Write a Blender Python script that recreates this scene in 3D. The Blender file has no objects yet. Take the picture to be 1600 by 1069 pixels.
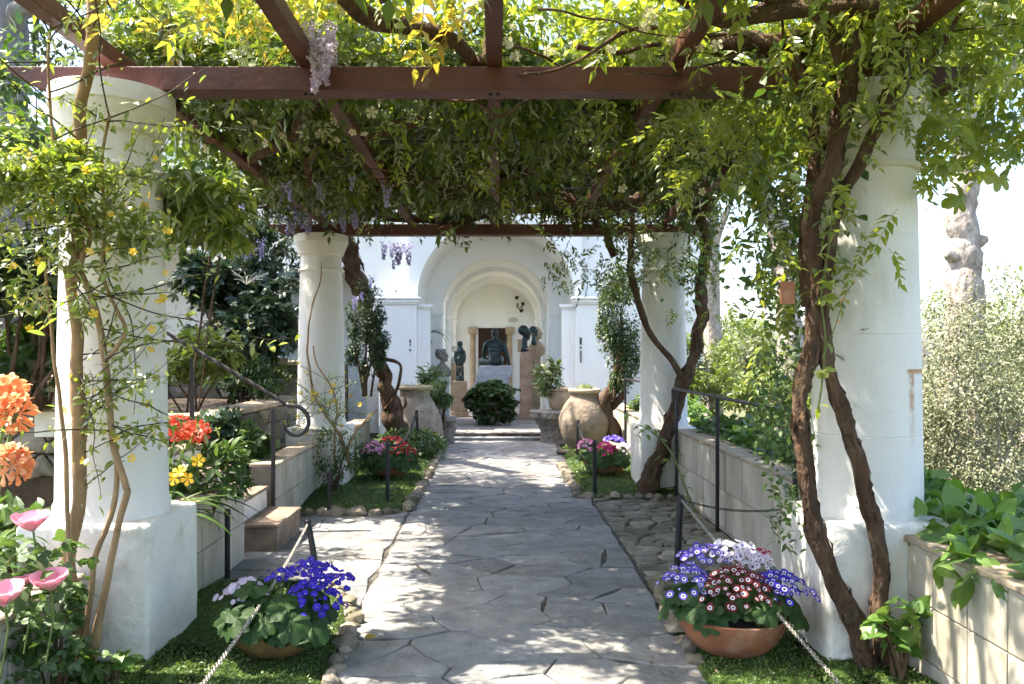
import bpy, bmesh, math, random
import numpy as np
from mathutils import Vector, Matrix, noise

random.seed(7)
RNG = np.random.default_rng(7)
scene = bpy.context.scene
COL = scene.collection

# ------------------------------------------------------------------ camera
F_PX, VX, VY, EYE = 1250.0, 775.0, 552.0, 1.62     # focal length and vanishing point of the photograph in pixels
cam_d = bpy.data.cameras.new('camera')
cam = bpy.data.objects.new('camera', cam_d)
COL.objects.link(cam)
cam.location = (0, 0, EYE)
cam.rotation_euler = (math.pi / 2, 0, 0)
cam_d.sensor_width = 36.0
cam_d.lens = F_PX / 1600 * 36
cam_d.shift_x = (800 - VX) / 1600
cam_d.shift_y = (VY - 534.5) / 1600
cam_d.clip_start = 0.05
cam_d.clip_end = 2000
scene.camera = cam

# ------------------------------------------------------------------ light
SUN_DIR = Vector((-0.5625, 0.06, 1.0)).normalized()
world = bpy.data.worlds.new('World')
scene.world = world
world.use_nodes = True
wn = world.node_tree
sky = wn.nodes.new('ShaderNodeTexSky')
sky.sky_type = 'NISHITA'
sky.sun_disc = False
sky.sun_elevation = math.asin(SUN_DIR.z)
sky.sun_rotation = math.atan2(SUN_DIR.x, SUN_DIR.y)
sky.air_density = 1.0
sky.dust_density = 2.6
sky.ozone_density = 1.0
bg = wn.nodes['Background']
bg.inputs['Strength'].default_value = 0.15
wn.links.new(sky.outputs['Color'], bg.inputs['Color'])
sun_d = bpy.data.lights.new('sun', 'SUN')
sun_d.energy = 4.2
sun_d.angle = math.radians(0.53)
sun_d.color = (1.0, 0.91, 0.77)
sun = bpy.data.objects.new('sun', sun_d)
COL.objects.link(sun)
sun.rotation_euler = SUN_DIR.to_track_quat('Z', 'Y').to_euler()

scene.view_settings.view_transform = 'Standard'
scene.view_settings.look = 'None'
scene.view_settings.gamma = 1.0
scene.view_settings.exposure = 2.05
scene.view_settings.use_curve_mapping = False
scene.render.engine = 'CYCLES'
cy = scene.cycles
cy.max_bounces = 6
cy.diffuse_bounces = 4
cy.glossy_bounces = 2
cy.transmission_bounces = 4
cy.transparent_max_bounces = 4
cy.use_denoising = True
cy.use_adaptive_sampling = True
cy.adaptive_threshold = 0.05
cy.sample_clamp_indirect = 6.0
cy.caustics_reflective = False
cy.caustics_refractive = False

# ------------------------------------------------------------------ helpers
def P(px, py, Y):
    return Vector(((px - VX) / F_PX * Y, Y, EYE - (py - VY) / F_PX * Y))

ORG = {}

def org(o):
    return ORG.get(o.name, Vector((0, 0, 0))) if o else Vector((0, 0, 0))

def tag(o, label=None, cat=None, group=None, kind=None):
    if label: o['label'] = label
    if cat: o['category'] = cat
    if group: o['group'] = group
    if kind: o['kind'] = kind
    return o

def thing(name, label, cat, loc=(0, 0, 0), group=None):
    o = bpy.data.objects.new(name, None)
    COL.objects.link(o)
    o.location = loc
    o.empty_display_size = 0.1
    ORG[o.name] = Vector(loc)
    return tag(o, label, cat, group)

def link(name, me, parent=None, loc=None, rot=None, scale=None):
    o = bpy.data.objects.new(name, me)
    COL.objects.link(o)
    if parent:
        o.parent = parent
    w = org(parent)
    if loc is not None:
        o.location = Vector(loc) - w
        ORG[o.name] = Vector(loc)
    else:
        ORG[o.name] = w
    if rot is not None: o.rotation_euler = rot
    if scale is not None: o.scale = scale
    return o

def nz(p, s=1.0, seed=0.0):
    return noise.noise(Vector((p[0] * s + seed, p[1] * s - seed * .7, p[2] * s + seed * .3)))

class MB:
    def __init__(s):
        s.v, s.f, s.m = [], [], []
    def add(s, vs, fs, mi=0):
        b = len(s.v)
        s.v += [tuple(v) for v in vs]
        s.f += [tuple(b + i for i in f) for f in fs]
        s.m += [mi] * len(fs)
        return s
    def box(s, x0, x1, y0, y1, z0, z1, mi=0):
        vs = [(x, y, z) for z in (z0, z1) for y in (y0, y1) for x in (x0, x1)]
        return s.add(vs, [(0, 2, 3, 1), (4, 5, 7, 6), (0, 1, 5, 4), (2, 6, 7, 3), (0, 4, 6, 2), (1, 3, 7, 5)], mi)
    def prism(s, poly, y0, y1, mi=0):
        """polygon in x,z extruded along y"""
        n = len(poly)
        vs = [(x, y0, z) for x, z in poly] + [(x, y1, z) for x, z in poly]
        fs = [tuple(range(n)), tuple(range(2 * n - 1, n - 1, -1))]
        fs += [(i, i + n, (i + 1) % n + n, (i + 1) % n) for i in range(n)]
        return s.add(vs, fs, mi)
    def tube(s, pts, rad, sides=8, cap=True, twist=0.0, rough=0.0, seed=0.0, mi=0):
        pts = [Vector(p) for p in pts]
        n = len(pts)
        if not hasattr(rad, '__len__'): rad = [rad] * n
        b = len(s.v)
        ref = None
        for i, p in enumerate(pts):
            d = (pts[min(i + 1, n - 1)] - pts[max(i - 1, 0)])
            d = d.normalized() if d.length > 1e-9 else Vector((0, 0, 1))
            if ref is None:
                ref = d.orthogonal().normalized()
            else:
                ref = (ref - d * ref.dot(d))
                ref = ref.normalized() if ref.length > 1e-6 else d.orthogonal().normalized()
            bi = d.cross(ref)
            for k in range(sides):
                a = 2 * math.pi * k / sides + twist * i
                o = ref * math.cos(a) + bi * math.sin(a)
                r = rad[i]
                if rough:
                    q = p + o * r
                    ca, sa = math.cos(a), math.sin(a)
                    r *= 1 + rough * (1.0 * nz((ca * 1.6, sa * 1.6, i * .10), 1, seed) + 1.1 * nz((ca * 4.2, sa * 4.2, i * .22), 1, seed + 5) + .5 * nz(q, 26, seed))
                s.v.append(tuple(p + o * r))
        for i in range(n - 1):
            for k in range(sides):
                a, c = b + i * sides + k, b + i * sides + (k + 1) % sides
                s.f.append((a, c, c + sides, a + sides)); s.m.append(mi)
        if cap:
            s.f.append(tuple(b + k for k in range(sides - 1, -1, -1))); s.m.append(mi)
            s.f.append(tuple(b + (n - 1) * sides + k for k in range(sides))); s.m.append(mi)
        return s
    def lathe(s, prof, c=(0, 0, 0), seg=32, mi=0, wob=0.0, seed=0.0, cap=True):
        b = len(s.v)
        for r, z in prof:
            for k in range(seg):
                a = 2 * math.pi * k / seg
                rr = r
                if wob:
                    rr = r * (1 + wob * nz((math.cos(a) * 1.3, math.sin(a) * 1.3, z * 2.5), 1.6, seed) + wob * .4 * nz((math.cos(a), math.sin(a), z * 2), 6, seed))
                s.v.append((c[0] + rr * math.cos(a), c[1] + rr * math.sin(a), c[2] + z))
        for i in range(len(prof) - 1):
            for k in range(seg):
                a, d = b + i * seg + k, b + i * seg + (k + 1) % seg
                s.f.append((a, d, d + seg, a + seg)); s.m.append(mi)
        if cap:
            s.f.append(tuple(b + k for k in range(seg - 1, -1, -1))); s.m.append(mi)
            e = b + (len(prof) - 1) * seg
            s.f.append(tuple(e + k for k in range(seg))); s.m.append(mi)
        return s
    def mesh(s, name, mats, o=(0, 0, 0), smooth=False, bevel=0.0, bseg=2, sub=0, rough=0.0, rs=3.0):
        me = bpy.data.meshes.new(name)
        me.from_pydata([(x - o[0], y - o[1], z - o[2]) for x, y, z in s.v], [], s.f)
        for m in (mats if isinstance(mats, (list, tuple)) else [mats]):
            me.materials.append(m)
        if any(s.m):
            me.polygons.foreach_set('material_index', s.m)
        if bevel or sub or rough:
            bm = bmesh.new(); bm.from_mesh(me)
            if bevel:
                es = [e for e in bm.edges if len(e.link_faces) == 2 and e.calc_face_angle(0) > 0.5]
                bmesh.ops.bevel(bm, geom=es, offset=bevel, segments=bseg, affect='EDGES', profile=0.5)
            if sub:
                bmesh.ops.subdivide_edges(bm, edges=[e for e in bm.edges if e.calc_length() > sub], cuts=2, use_grid_fill=True)
                bmesh.ops.subdivide_edges(bm, edges=[e for e in bm.edges if e.calc_length() > sub], cuts=1, use_grid_fill=True)
            if rough:
                bm.normal_update()
                for v in bm.verts:
                    q = v.co + Vector(o)
                    v.co += v.normal * rough * (nz(q, rs) + .5 * nz(q, rs * 3))
            bm.to_mesh(me); bm.free()
        if smooth:
            me.polygons.foreach_set('use_smooth', [True] * len(me.polygons))
            if smooth != True:
                me.set_sharp_from_angle(angle=smooth)
        me.update()
        return me
    def build(s, name, mats, parent=None, **k):
        return link(name, s.mesh(name, mats, org(parent), **k), parent)

def spline(pts, n=6, jit=0.0):
    """catmull-rom through points (vectors, optional radius as 4th)"""
    pts = [tuple(p) for p in pts]
    d = len(pts[0])
    A = np.array([pts[0]] + pts + [pts[-1]], float)
    out = []
    for i in range(1, len(A) - 2):
        p0, p1, p2, p3 = A[i - 1], A[i], A[i + 1], A[i + 2]
        for k in range(n):
            t = k / n
            out.append(.5 * ((2 * p1) + (-p0 + p2) * t + (2 * p0 - 5 * p1 + 4 * p2 - p3) * t * t + (-p0 + 3 * p1 - 3 * p2 + p3) * t ** 3))
    out.append(A[-2])
    out = np.array(out)
    if jit:
        for q in out:
            q[:3] += jit * np.array([nz(q[:3], 5, 1), nz(q[:3], 5, 9), nz(q[:3], 5, 17)])
    return out

# ---- leaf templates: length 1 along +Y, face normal +Z; each returns (verts, faces, material index)
def t_min(w=.4, fold=.10, curl=.12):
    return ([(0, 0, 0), (-w / 2, .45, fold), (0, 1, -curl), (w / 2, .45, fold), (0, .5, 0)], [(0, 4, 1), (1, 4, 2), (0, 3, 4), (4, 3, 2)], None)

def t_leaf(w=.5, fold=.1, curl=.2, peak=.4):
    ys = [0, .18, peak, .72, 1]
    ws = [.04, .36 * w, .5 * w, .32 * w, 0]
    v = []
    for y, h in zip(ys, ws):
        z = -curl * y * y
        v += [(-h, y, z + fold * h * 2), (0, y, z), (h, y, z + fold * h * 2)]
    f = []
    for i in range(4):
        a = i * 3
        f += [(a, a + 1, a + 4, a + 3), (a + 1, a + 2, a + 5, a + 4)]
    return (v, f, None)

def t_compound(pairs=4, ll=.36, lw=.12, droop=.35, seed=1):
    r = random.Random(seed)
    v, f = [], []
    def rach(t):
        return Vector((0, t * (1 - ll * .5), -droop * t * t))
    for i in range(4):
        a, b = rach(i / 4), rach((i + 1) / 4)
        k = len(v); h = .008
        v += [(-h, a.y, a.z), (h, a.y, a.z), (h, b.y, b.z), (-h, b.y, b.z)]
        f.append((k, k + 1, k + 2, k + 3))
    items = [(.25 + .7 * i / (pairs - .5), s) for i in range(pairs) for s in (-1, 1)] + [(1.0, 0)]
    for t, sd in items:
        b = rach(min(t, 1))
        ang = (r.uniform(.75, 1.15)) * sd
        L = ll * r.uniform(.8, 1.1) * (1 - .25 * abs(t - .6))
        d = Vector((math.sin(ang), math.cos(ang), -.15 - r.uniform(0, .45))).normalized()
        up = Vector((r.uniform(-.35, .35), r.uniform(-.3, .3), 1))
        sdv = d.cross(up).normalized() * lw * .5 * r.uniform(.85, 1.2)
        n = sdv.cross(d).normalized()
        k = len(v)
        v += [tuple(b), tuple(b + d * L * .4 + sdv + n * .02), tuple(b + d * L - n * .05), tuple(b + d * L * .4 - sdv + n * .02), tuple(b + d * L * .45)]
        f += [(k, k + 1, k + 4), (k + 1, k + 2, k + 4), (k, k + 4, k + 3), (k + 3, k + 4, k + 2)]
    return (v, f, None)

def t_lobed(lobes=5, depth=.35, wav=.05, cup=.12, spread=2.3, seed=2, tooth=True):
    """palmate leaf, stem at origin, lobes fanning around +Y; ring fan"""
    r = random.Random(seed)
    N = lobes * 6
    c = Vector((0, .35, 0))
    rim = []
    for i in range(N + 1):
        u = i / N
        a = -spread + 2 * spread * u
        ph = (u * lobes) % 1.0
        l = abs(math.sin(math.pi * ph))
        R = .62 * (1 - depth + depth * l) * (1 - .12 * abs(u - .5) * 2) * (1 + r.uniform(-.05, .05) * (1 if tooth else .3))
        rim.append(Vector((math.sin(a) * R, .35 + math.cos(a) * R, -cup * (R / .6) ** 2 + wav * math.sin(a * 5 + seed))))
    v = [tuple(c)]
    for q in rim:
        m = c.lerp(q, .5); m.z += .04
        v += [tuple(m), tuple(q)]
    f = []
    for i in range(N):
        a = 1 + 2 * i
        f += [(0, a + 2, a), (a, a + 2, a + 3, a + 1)]
    return (v, f, None)

def t_petal(w=1.0, cup=.25):
    ys = [0, .3, .65, .9, 1]; ws = [.06, .30 * w, .46 * w, .36 * w, .14 * w]
    v, f = [], []
    for y, h in zip(ys, ws):
        z = cup * (y - .5) ** 2 * 1.5
        v += [(-h, y, z + h * .35), (0, y, z), (h, y, z + h * .35)]
    for i in range(4):
        a = i * 3
        f += [(a, a + 1, a + 4, a + 3), (a + 1, a + 2, a + 5, a + 4)]
    return (v, f, None)

def t_heart(cup=.15, seed=1):
    pts = [(.0, .0), (.16, -.10), (.34, -.04), (.45, .16), (.43, .4), (.3, .66), (.12, .88), (0, 1.0)]
    v = [(0, y, -cup * y * y) for y in (0, .2, .45, .75)]
    f = []
    for s in (-1, 1):
        b = len(v)
        for x, y in pts:
            v.append((s * x, y, -cup * y * y + .25 * abs(x) - .45 * x * x))
        idx = [b + i for i in range(len(pts))]
        mid = [0, 0, 0, 1, 1, 2, 3, 3]
        for i in range(len(pts) - 1):
            q = [mid[i], idx[i], idx[i + 1], mid[i + 1]]
            if i == 0: q = [0, idx[1], idx[2]]
            elif mid[i] == mid[i + 1]: q = [mid[i], idx[i], idx[i + 1]]
            if i == 1: q = [0, idx[2], idx[3], 1]
            if i == 2: continue
            f.append(tuple(q) if s == 1 else tuple(reversed(q)))
    return (v, f, None)

def t_strap(w=.07, arch=.5, seg=7):
    v, f = [], []
    for i in range(seg + 1):
        t = i / seg
        h = w * .5 * (1 - t ** 3) * (.7 + .6 * min(1, t * 4) * .5)
        y = math.sin(t * arch * 2.2) / (arch * 2.2); z = -(1 - math.cos(t * arch * 2.2)) / (arch * 2.2)
        v += [(-h, y, z + h * .35), (0, y, z), (h, y, z + h * .35)]
    for i in range(seg):
        a = i * 3
        f += [(a, a + 1, a + 4, a + 3), (a + 1, a + 2, a + 5, a + 4)]
    return (v, f, None)

def t_floret(rings=((0, .24), (.24, .50), (.50, 1.0)), n=10, cup=.15):
    """daisy flower facing +Z of radius 1: dark eye, inner ring, petals"""
    v, f, m = [(0, 0, .1)], [], []
    k = n * 2
    prev = None
    for ri, (a0, a1) in enumerate(rings):
        cur = []
        for i in range(k):
            a = 2 * math.pi * i / k
            R = a1 * (1.0 if (i % 2 == 0 or ri < 2) else .80)
            cur.append(len(v)); v.append((R * math.cos(a), R * math.sin(a), .1 * (1 - a1) + cup * a1 * a1 * (1 if i % 2 == 0 else .7)))
        for i in range(k):
            j = (i + 1) % k
            if prev is None: f.append((0, cur[i], cur[j]))
            else: f.append((prev[i], cur[i], cur[j], prev[j]))
            m.append(ri)
        prev = cur
    return (v, f, m)

def t_star(n=5, w=1.1, cup=.3):
    v, f = [(0, 0, 0)], []
    for i in range(n):
        a = 2 * math.pi * i / n
        for da, R, z in ((-.42 * w, .45, cup * .4), (-.44 * w, .8, cup * .8), (-.16 * w, .98, cup * .98), (.16 * w, 1, cup), (.44 * w, .8, cup * .8), (.42 * w, .45, cup * .4)):
            v.append((R * math.cos(a + da), R * math.sin(a + da), z + (.06 if abs(da) > .3 * w else 0)))
        b = 1 + 6 * i
        f += [(0, b, b + 4 + 1), (b, b + 1, b + 4, b + 5), (b + 1, b + 2, b + 3, b + 4)]
    return (v, f, None)

def frames(fwd, nrm):
    f = fwd / np.linalg.norm(fwd, axis=1, keepdims=True)
    s = np.cross(f, nrm)
    l = np.linalg.norm(s, axis=1, keepdims=True)
    s = np.where(l > 1e-5, s / np.maximum(l, 1e-5), np.array([[1., 0, 0]]))
    n = np.cross(s, f)
    return np.stack([s, f, n], axis=2)          # columns

def np_mesh(name, V, F, MI, mats):
    me = bpy.data.meshes.new(name)
    me.vertices.add(len(V))
    me.vertices.foreach_set('co', np.ascontiguousarray(V, np.float32).ravel())
    flat = np.concatenate([a.ravel() for a in F])
    tot = np.concatenate([np.full(len(a), a.shape[1]) for a in F])
    st = np.concatenate([[0], np.cumsum(tot)[:-1]])
    me.loops.add(len(flat))
    me.loops.foreach_set('vertex_index', flat.astype(np.int32))
    me.polygons.add(len(tot))
    me.polygons.foreach_set('loop_start', st.astype(np.int32))
    for m in mats: me.materials.append(m)
    if MI is not None:
        me.polygons.foreach_set('material_index', np.concatenate(MI).astype(np.int32))
    me.update(calc_edges=True)
    return me

TM = {}
def tmesh(tmpl, mats, key):
    k = (key, tuple(m.name for m in mats))
    if k not in TM:
        v, f, mi = tmpl
        me = bpy.data.meshes.new(key)
        me.from_pydata([tuple(x) for x in v], [], f)
        for m in mats: me.materials.append(m)
        if mi: me.polygons.foreach_set('material_index', mi)
        me.update()
        TM[k] = me
    return TM[k]

def scatter(name, tmpls, pos, fwd, nrm, size, mats, parent, solo=0, kind='stuff', solo_name='leaf'):
    """many leaves; the `solo` that show largest become objects of their own, the rest one mesh"""
    if not isinstance(tmpls, list): tmpls = [tmpls]
    if not isinstance(mats, (list, tuple)): mats = [mats]
    pos = np.asarray(pos, float); fwd = np.asarray(fwd, float); nrm = np.asarray(nrm, float)
    N = len(pos)
    size = np.broadcast_to(np.asarray(size, float), (N,)).copy()
    R = frames(fwd, nrm)
    pick = RNG.integers(0, len(tmpls), N)
    left = np.ones(N, bool)
    if solo:
        y = np.maximum(pos[:, 1], .05)
        sx = pos[:, 0] / y * F_PX + VX; sy = VY - (pos[:, 2] - EYE) / y * F_PX
        vis = (sx > -10) & (sx < 1610) & (sy > -10) & (sy < 1079) & (pos[:, 1] > .5)
        score = np.where(vis, size / y, 0)
        order = np.argsort(-score)[:solo]
        order = order[score[order] > 0]
        o = org(parent)
        for i in order:
            me = tmesh(tmpls[pick[i]], mats, solo_name + '_%d_%d' % (id(tmpls[pick[i]]) % 99991, pick[i]))
            ob = bpy.data.objects.new(solo_name, me)
            COL.objects.link(ob)
            ob.parent = parent
            M = Matrix(R[i].tolist()).to_4x4()
            M.translation = Vector(pos[i]) - o
            ob.matrix_local = M @ Matrix.Scale(size[i], 4)
        left[order] = False
    if not left.any(): return None
    o = np.array(org(parent))
    Vs, FT, FQ, MT, MQ = [], [], [], [], []
    base = 0
    for ti, t in enumerate(tmpls):
        sel = np.where(left & (pick == ti))[0]
        if not len(sel): continue
        v = np.array([tuple(x) for x in t[0]], float)
        w = np.einsum('nij,vj->nvi', R[sel], v) * size[sel][:, None, None] + pos[sel][:, None, :] - o
        Vs.append(w.reshape(-1, 3))
        off = base + np.arange(len(sel)) * len(v)
        for cnt, FF, MM in ((3, FT, MT), (4, FQ, MQ)):
            ii = [k for k, q in enumerate(t[1]) if len(q) == cnt]
            if not ii: continue
            fa = np.array([t[1][k] for k in ii])
            FF.append((fa[None] + off[:, None, None]).reshape(-1, cnt))
            if t[2]:
                MM.append(np.tile(np.array([t[2][k] for k in ii]), len(sel)))
            else:
                MM.append(np.zeros(len(sel) * len(ii), int))
        base += len(sel) * len(v)
    me = np_mesh(name, np.concatenate(Vs), FT + FQ, MT + MQ, mats)
    ob = link(name, me, parent)
    if kind: ob['kind'] = kind
    return ob

def rdir(n, up=0.0, spread=1.0):
    d = RNG.normal(size=(n, 3)); d /= np.linalg.norm(d, axis=1, keepdims=True)
    d = d * spread + np.array([0, 0, up])
    return d

def blob(n, c, r, shell=.55):
    """points in an ellipsoid, denser near its surface"""
    d = RNG.normal(size=(n, 3)); d /= np.linalg.norm(d, axis=1, keepdims=True)
    t = RNG.uniform(shell ** 3, 1, n) ** (1 / 3)
    return np.array(c) + d * t[:, None] * np.array(r), d

def clumps(n, c, r, k=14, cr=.38, flat=.8):
    """leaf positions in k clumps spread through an ellipsoid: uneven outline with gaps"""
    cc, dd = blob(k, c, np.array(r) * (1 - cr * .6), .35)
    w = RNG.uniform(.5, 1.3, k); w /= w.sum()
    idx = RNG.choice(k, n, p=w)
    rad = RNG.uniform(.6, 1.25, k)[idx][:, None]
    d = RNG.normal(size=(n, 3)); d /= np.linalg.norm(d, axis=1, keepdims=True)
    t = RNG.uniform(.15, 1, n)[:, None] ** .5
    p = cc[idx] + d * t * rad * cr * np.array(r) * np.array([1, 1, flat])
    return p, d * .7 + dd[idx] * .5

# ------------------------------------------------------------------ materials
def pm(name, col, var=.18, scale=4.0, rough=.75, bump=.15, bscale=40.0, col2=None, mixscale=1.5, mixlo=.45, mixhi=.7, orand=.0, metal=0.0, spec=.3, detail=6, bdist=.02, streak=0.0, crack=0.0):
    m = bpy.data.materials.new(name)
    m.use_nodes = True
    t = m.node_tree; N = t.nodes; L = t.links
    b = N['Principled BSDF']
    b.inputs['Roughness'].default_value = rough
    b.inputs['Metallic'].default_value = metal
    b.inputs['Specular IOR Level'].default_value = spec
    g = N.new('ShaderNodeNewGeometry')
    mp = N.new('ShaderNodeMapping'); mp.inputs['Scale'].default_value = (1, 1, 1 - .85 * streak)
    L.new(g.outputs['Position'], mp.inputs['Vector'])
    n1 = N.new('ShaderNodeTexNoise'); n1.inputs['Scale'].default_value = scale; n1.inputs['Detail'].default_value = detail
    n1.inputs['Roughness'].default_value = .62
    L.new(mp.outputs['Vector'], n1.inputs['Vector'])
    mr = N.new('ShaderNodeMapRange')
    mr.inputs['From Min'].default_value = .3; mr.inputs['From Max'].default_value = .7
    mr.inputs['To Min'].default_value = 1 - var; mr.inputs['To Max'].default_value = 1 + var
    L.new(n1.outputs['Fac'], mr.inputs['Value'])
    last = None
    if col2 is not None:
        n2 = N.new('ShaderNodeTexNoise'); n2.inputs['Scale'].default_value = mixscale; n2.inputs['Detail'].default_value = 8
        n2.inputs['Roughness'].default_value = .65
        L.new(mp.outputs['Vector'], n2.inputs['Vector'])
        r2 = N.new('ShaderNodeMapRange'); r2.inputs['From Min'].default_value = mixlo; r2.inputs['From Max'].default_value = mixhi
        L.new(n2.outputs['Fac'], r2.inputs['Value'])
        mx = N.new('ShaderNodeMix'); mx.data_type = 'RGBA'
        mx.inputs['A'].default_value = (*col, 1); mx.inputs['B'].default_value = (*col2, 1)
        L.new(r2.outputs['Result'], mx.inputs['Factor'])
        last = mx.outputs['Result']
    mul = N.new('ShaderNodeMix'); mul.data_type = 'RGBA'; mul.blend_type = 'MULTIPLY'; mul.inputs['Factor'].default_value = 1
    if last: L.new(last, mul.inputs['A'])
    else: mul.inputs['A'].default_value = (*col, 1)
    v = mr.outputs['Result']
    if orand:
        oi = N.new('ShaderNodeObjectInfo')
        m2 = N.new('ShaderNodeMapRange'); m2.inputs['To Min'].default_value = 1 - orand; m2.inputs['To Max'].default_value = 1 + orand
        L.new(oi.outputs['Random'], m2.inputs['Value'])
        mm = N.new('ShaderNodeMath'); mm.operation = 'MULTIPLY'
        L.new(v, mm.inputs[0]); L.new(m2.outputs['Result'], mm.inputs[1]); v = mm.outputs['Value']
    L.new(v, mul.inputs['B'])
    out = mul.outputs['Result']
    if crack:
        nd = N.new('ShaderNodeTexNoise'); nd.inputs['Scale'].default_value = 3.0; nd.inputs['Detail'].default_value = 6
        L.new(g.outputs['Position'], nd.inputs['Vector'])
        va = N.new('ShaderNodeVectorMath'); va.operation = 'SCALE'; va.inputs['Scale'].default_value = .55
        L.new(nd.outputs['Color'], va.inputs[0])
        vb = N.new('ShaderNodeVectorMath'); vb.operation = 'ADD'; L.new(g.outputs['Position'], vb.inputs[0]); L.new(va.outputs[0], vb.inputs[1])
        vo = N.new('ShaderNodeTexVoronoi'); vo.feature = 'DISTANCE_TO_EDGE'; vo.inputs['Scale'].default_value = 1.5; L.new(vb.outputs[0], vo.inputs['Vector'])
        cm = N.new('ShaderNodeMapRange'); cm.inputs['From Min'].default_value = .001; cm.inputs['From Max'].default_value = .004; cm.inputs['To Min'].default_value = 1; cm.inputs['To Max'].default_value = 0
        L.new(vo.outputs['Distance'], cm.inputs['Value'])
        c2 = N.new('ShaderNodeMapRange'); c2.inputs['From Min'].default_value = .5; c2.inputs['From Max'].default_value = .62; c2.inputs['To Max'].default_value = crack
        L.new(n1.outputs['Fac'], c2.inputs['Value'])
        cmul = N.new('ShaderNodeMath'); cmul.operation = 'MULTIPLY'; L.new(cm.outputs[0], cmul.inputs[0]); L.new(c2.outputs[0], cmul.inputs[1])
        cx = N.new('ShaderNodeMix'); cx.data_type = 'RGBA'; cx.inputs['B'].default_value = (.30, .27, .22, 1)
        L.new(cmul.outputs[0], cx.inputs['Factor']); L.new(out, cx.inputs['A']); out = cx.outputs['Result']
    L.new(out, b.inputs['Base Color'])
    if bump:
        n3 = N.new('ShaderNodeTexNoise'); n3.inputs['Scale'].default_value = bscale; n3.inputs['Detail'].default_value = 5
        L.new(mp.outputs['Vector'], n3.inputs['Vector'])
        bp = N.new('ShaderNodeBump'); bp.inputs['Strength'].default_value = bump; bp.inputs['Distance'].default_value = bdist
        L.new(n3.outputs['Fac'], bp.inputs['Height']); L.new(bp.outputs['Normal'], b.inputs['Normal'])
    return m

def lm(name, c1, c2, tcol=None, trans=.45, rough=.5, spec=.35):
    """leaf: reflecting and letting light through, colour differs from leaf to leaf"""
    m = bpy.data.materials.new(name)
    m.use_nodes = True
    t = m.node_tree; N = t.nodes; L = t.links
    N.remove(N['Principled BSDF'])
    b = N.new('ShaderNodeBsdfDiffuse')
    gl = N.new('ShaderNodeBsdfGlossy'); gl.inputs['Roughness'].default_value = rough; gl.inputs['Color'].default_value = (1, 1, 1, 1)
    lw = N.new('ShaderNodeLayerWeight'); lw.inputs['Blend'].default_value = .25
    lwm = N.new('ShaderNodeMath'); lwm.operation = 'MULTIPLY_ADD'; lwm.inputs[1].default_value = spec * .5; lwm.inputs[2].default_value = spec * .12
    L.new(lw.outputs['Fresnel'], lwm.inputs[0])
    g = N.new('ShaderNodeNewGeometry'); oi = N.new('ShaderNodeObjectInfo')
    ad = N.new('ShaderNodeMath'); ad.operation = 'ADD'
    L.new(g.outputs['Random Per Island'], ad.inputs[0]); L.new(oi.outputs['Random'], ad.inputs[1])
    fr = N.new('ShaderNodeMath'); fr.operation = 'FRACT'; L.new(ad.outputs[0], fr.inputs[0])
    mx = N.new('ShaderNodeMix'); mx.data_type = 'RGBA'
    mx.inputs['A'].default_value = (*c1, 1); mx.inputs['B'].default_value = (*c2, 1)
    L.new(fr.outputs[0], mx.inputs['Factor']); L.new(mx.outputs['Result'], b.inputs['Color'])
    tr = N.new('ShaderNodeBsdfTranslucent')
    if tcol is None: tcol = (1.6, 1.5, .7)
    tm = N.new('ShaderNodeMix'); tm.data_type = 'RGBA'; tm.blend_type = 'MULTIPLY'; tm.inputs['Factor'].default_value = 1
    tm.inputs['B'].default_value = (*tcol, 1)
    L.new(mx.outputs['Result'], tm.inputs['A']); L.new(tm.outputs['Result'], tr.inputs['Color'])
    ms = N.new('ShaderNodeMixShader'); ms.inputs['Fac'].default_value = trans
    L.new(b.outputs[0], ms.inputs[1]); L.new(tr.outputs[0], ms.inputs[2])
    mg = N.new('ShaderNodeMixShader'); L.new(lwm.outputs[0], mg.inputs['Fac'])
    L.new(ms.outputs[0], mg.inputs[1]); L.new(gl.outputs[0], mg.inputs[2])
    L.new(mg.outputs[0], N['Material Output'].inputs['Surface'])
    return m

M = {}
M['plaster'] = pm('white_plaster', (.83, .80, .75), .05, 3, .85, .35, 14, col2=(.64, .60, .51), mixscale=2.4, mixlo=.54, mixhi=.78, streak=.55, crack=.3, bdist=.03)
M['plaster_dirty'] = pm('weathered_white_plaster', (.82, .785, .72), .07, 4, .88, .4, 16, col2=(.42, .37, .27), mixscale=2.6, mixlo=.52, mixhi=.74, crack=.35, bdist=.03)
M['villa'] = pm('villa_whitewash', (.86, .86, .84), .03, 2, .9, .25, 9, col2=(.78, .77, .74), mixscale=1.2, mixlo=.55, mixhi=.8, streak=.5, bdist=.03)
M['beam'] = pm('brown_painted_beam', (.105, .038, .026), .3, 3, .5, .3, 30, col2=(.17, .10, .075), mixscale=5, mixlo=.58, mixhi=.68, spec=.45)
M['slab'] = pm('grey_paving_slab', (.208, .210, .213), .28, 6, .8, .6, 22, col2=(.275, .255, .225), mixscale=1.3, mixlo=.42, mixhi=.72, orand=.20, bdist=.03)
M['mortar'] = pm('path_mortar', (.085, .075, .062), .8, 6, .9, .4, 50)
M['rubble'] = pm('rubble_stone', (.22, .20, .16), .35, 7, .85, .5, 30, col2=(.12, .125, .07), mixscale=2, mixlo=.5, mixhi=.7, orand=.3)
M['rock'] = pm('kerb_rock', (.26, .22, .165), .35, 9, .9, .6, 30, col2=(.10, .11, .05), mixscale=4, mixlo=.5, mixhi=.7, orand=.3)
M['stone'] = pm('wall_stone', (.20, .18, .15), .35, 7, .9, .6, 22, col2=(.10, .10, .07), mixscale=3, mixlo=.45, mixhi=.7, orand=.3)
M['soil'] = pm('soil', (.07, .05, .035), .4, 8, .95, .6, 40)
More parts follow.
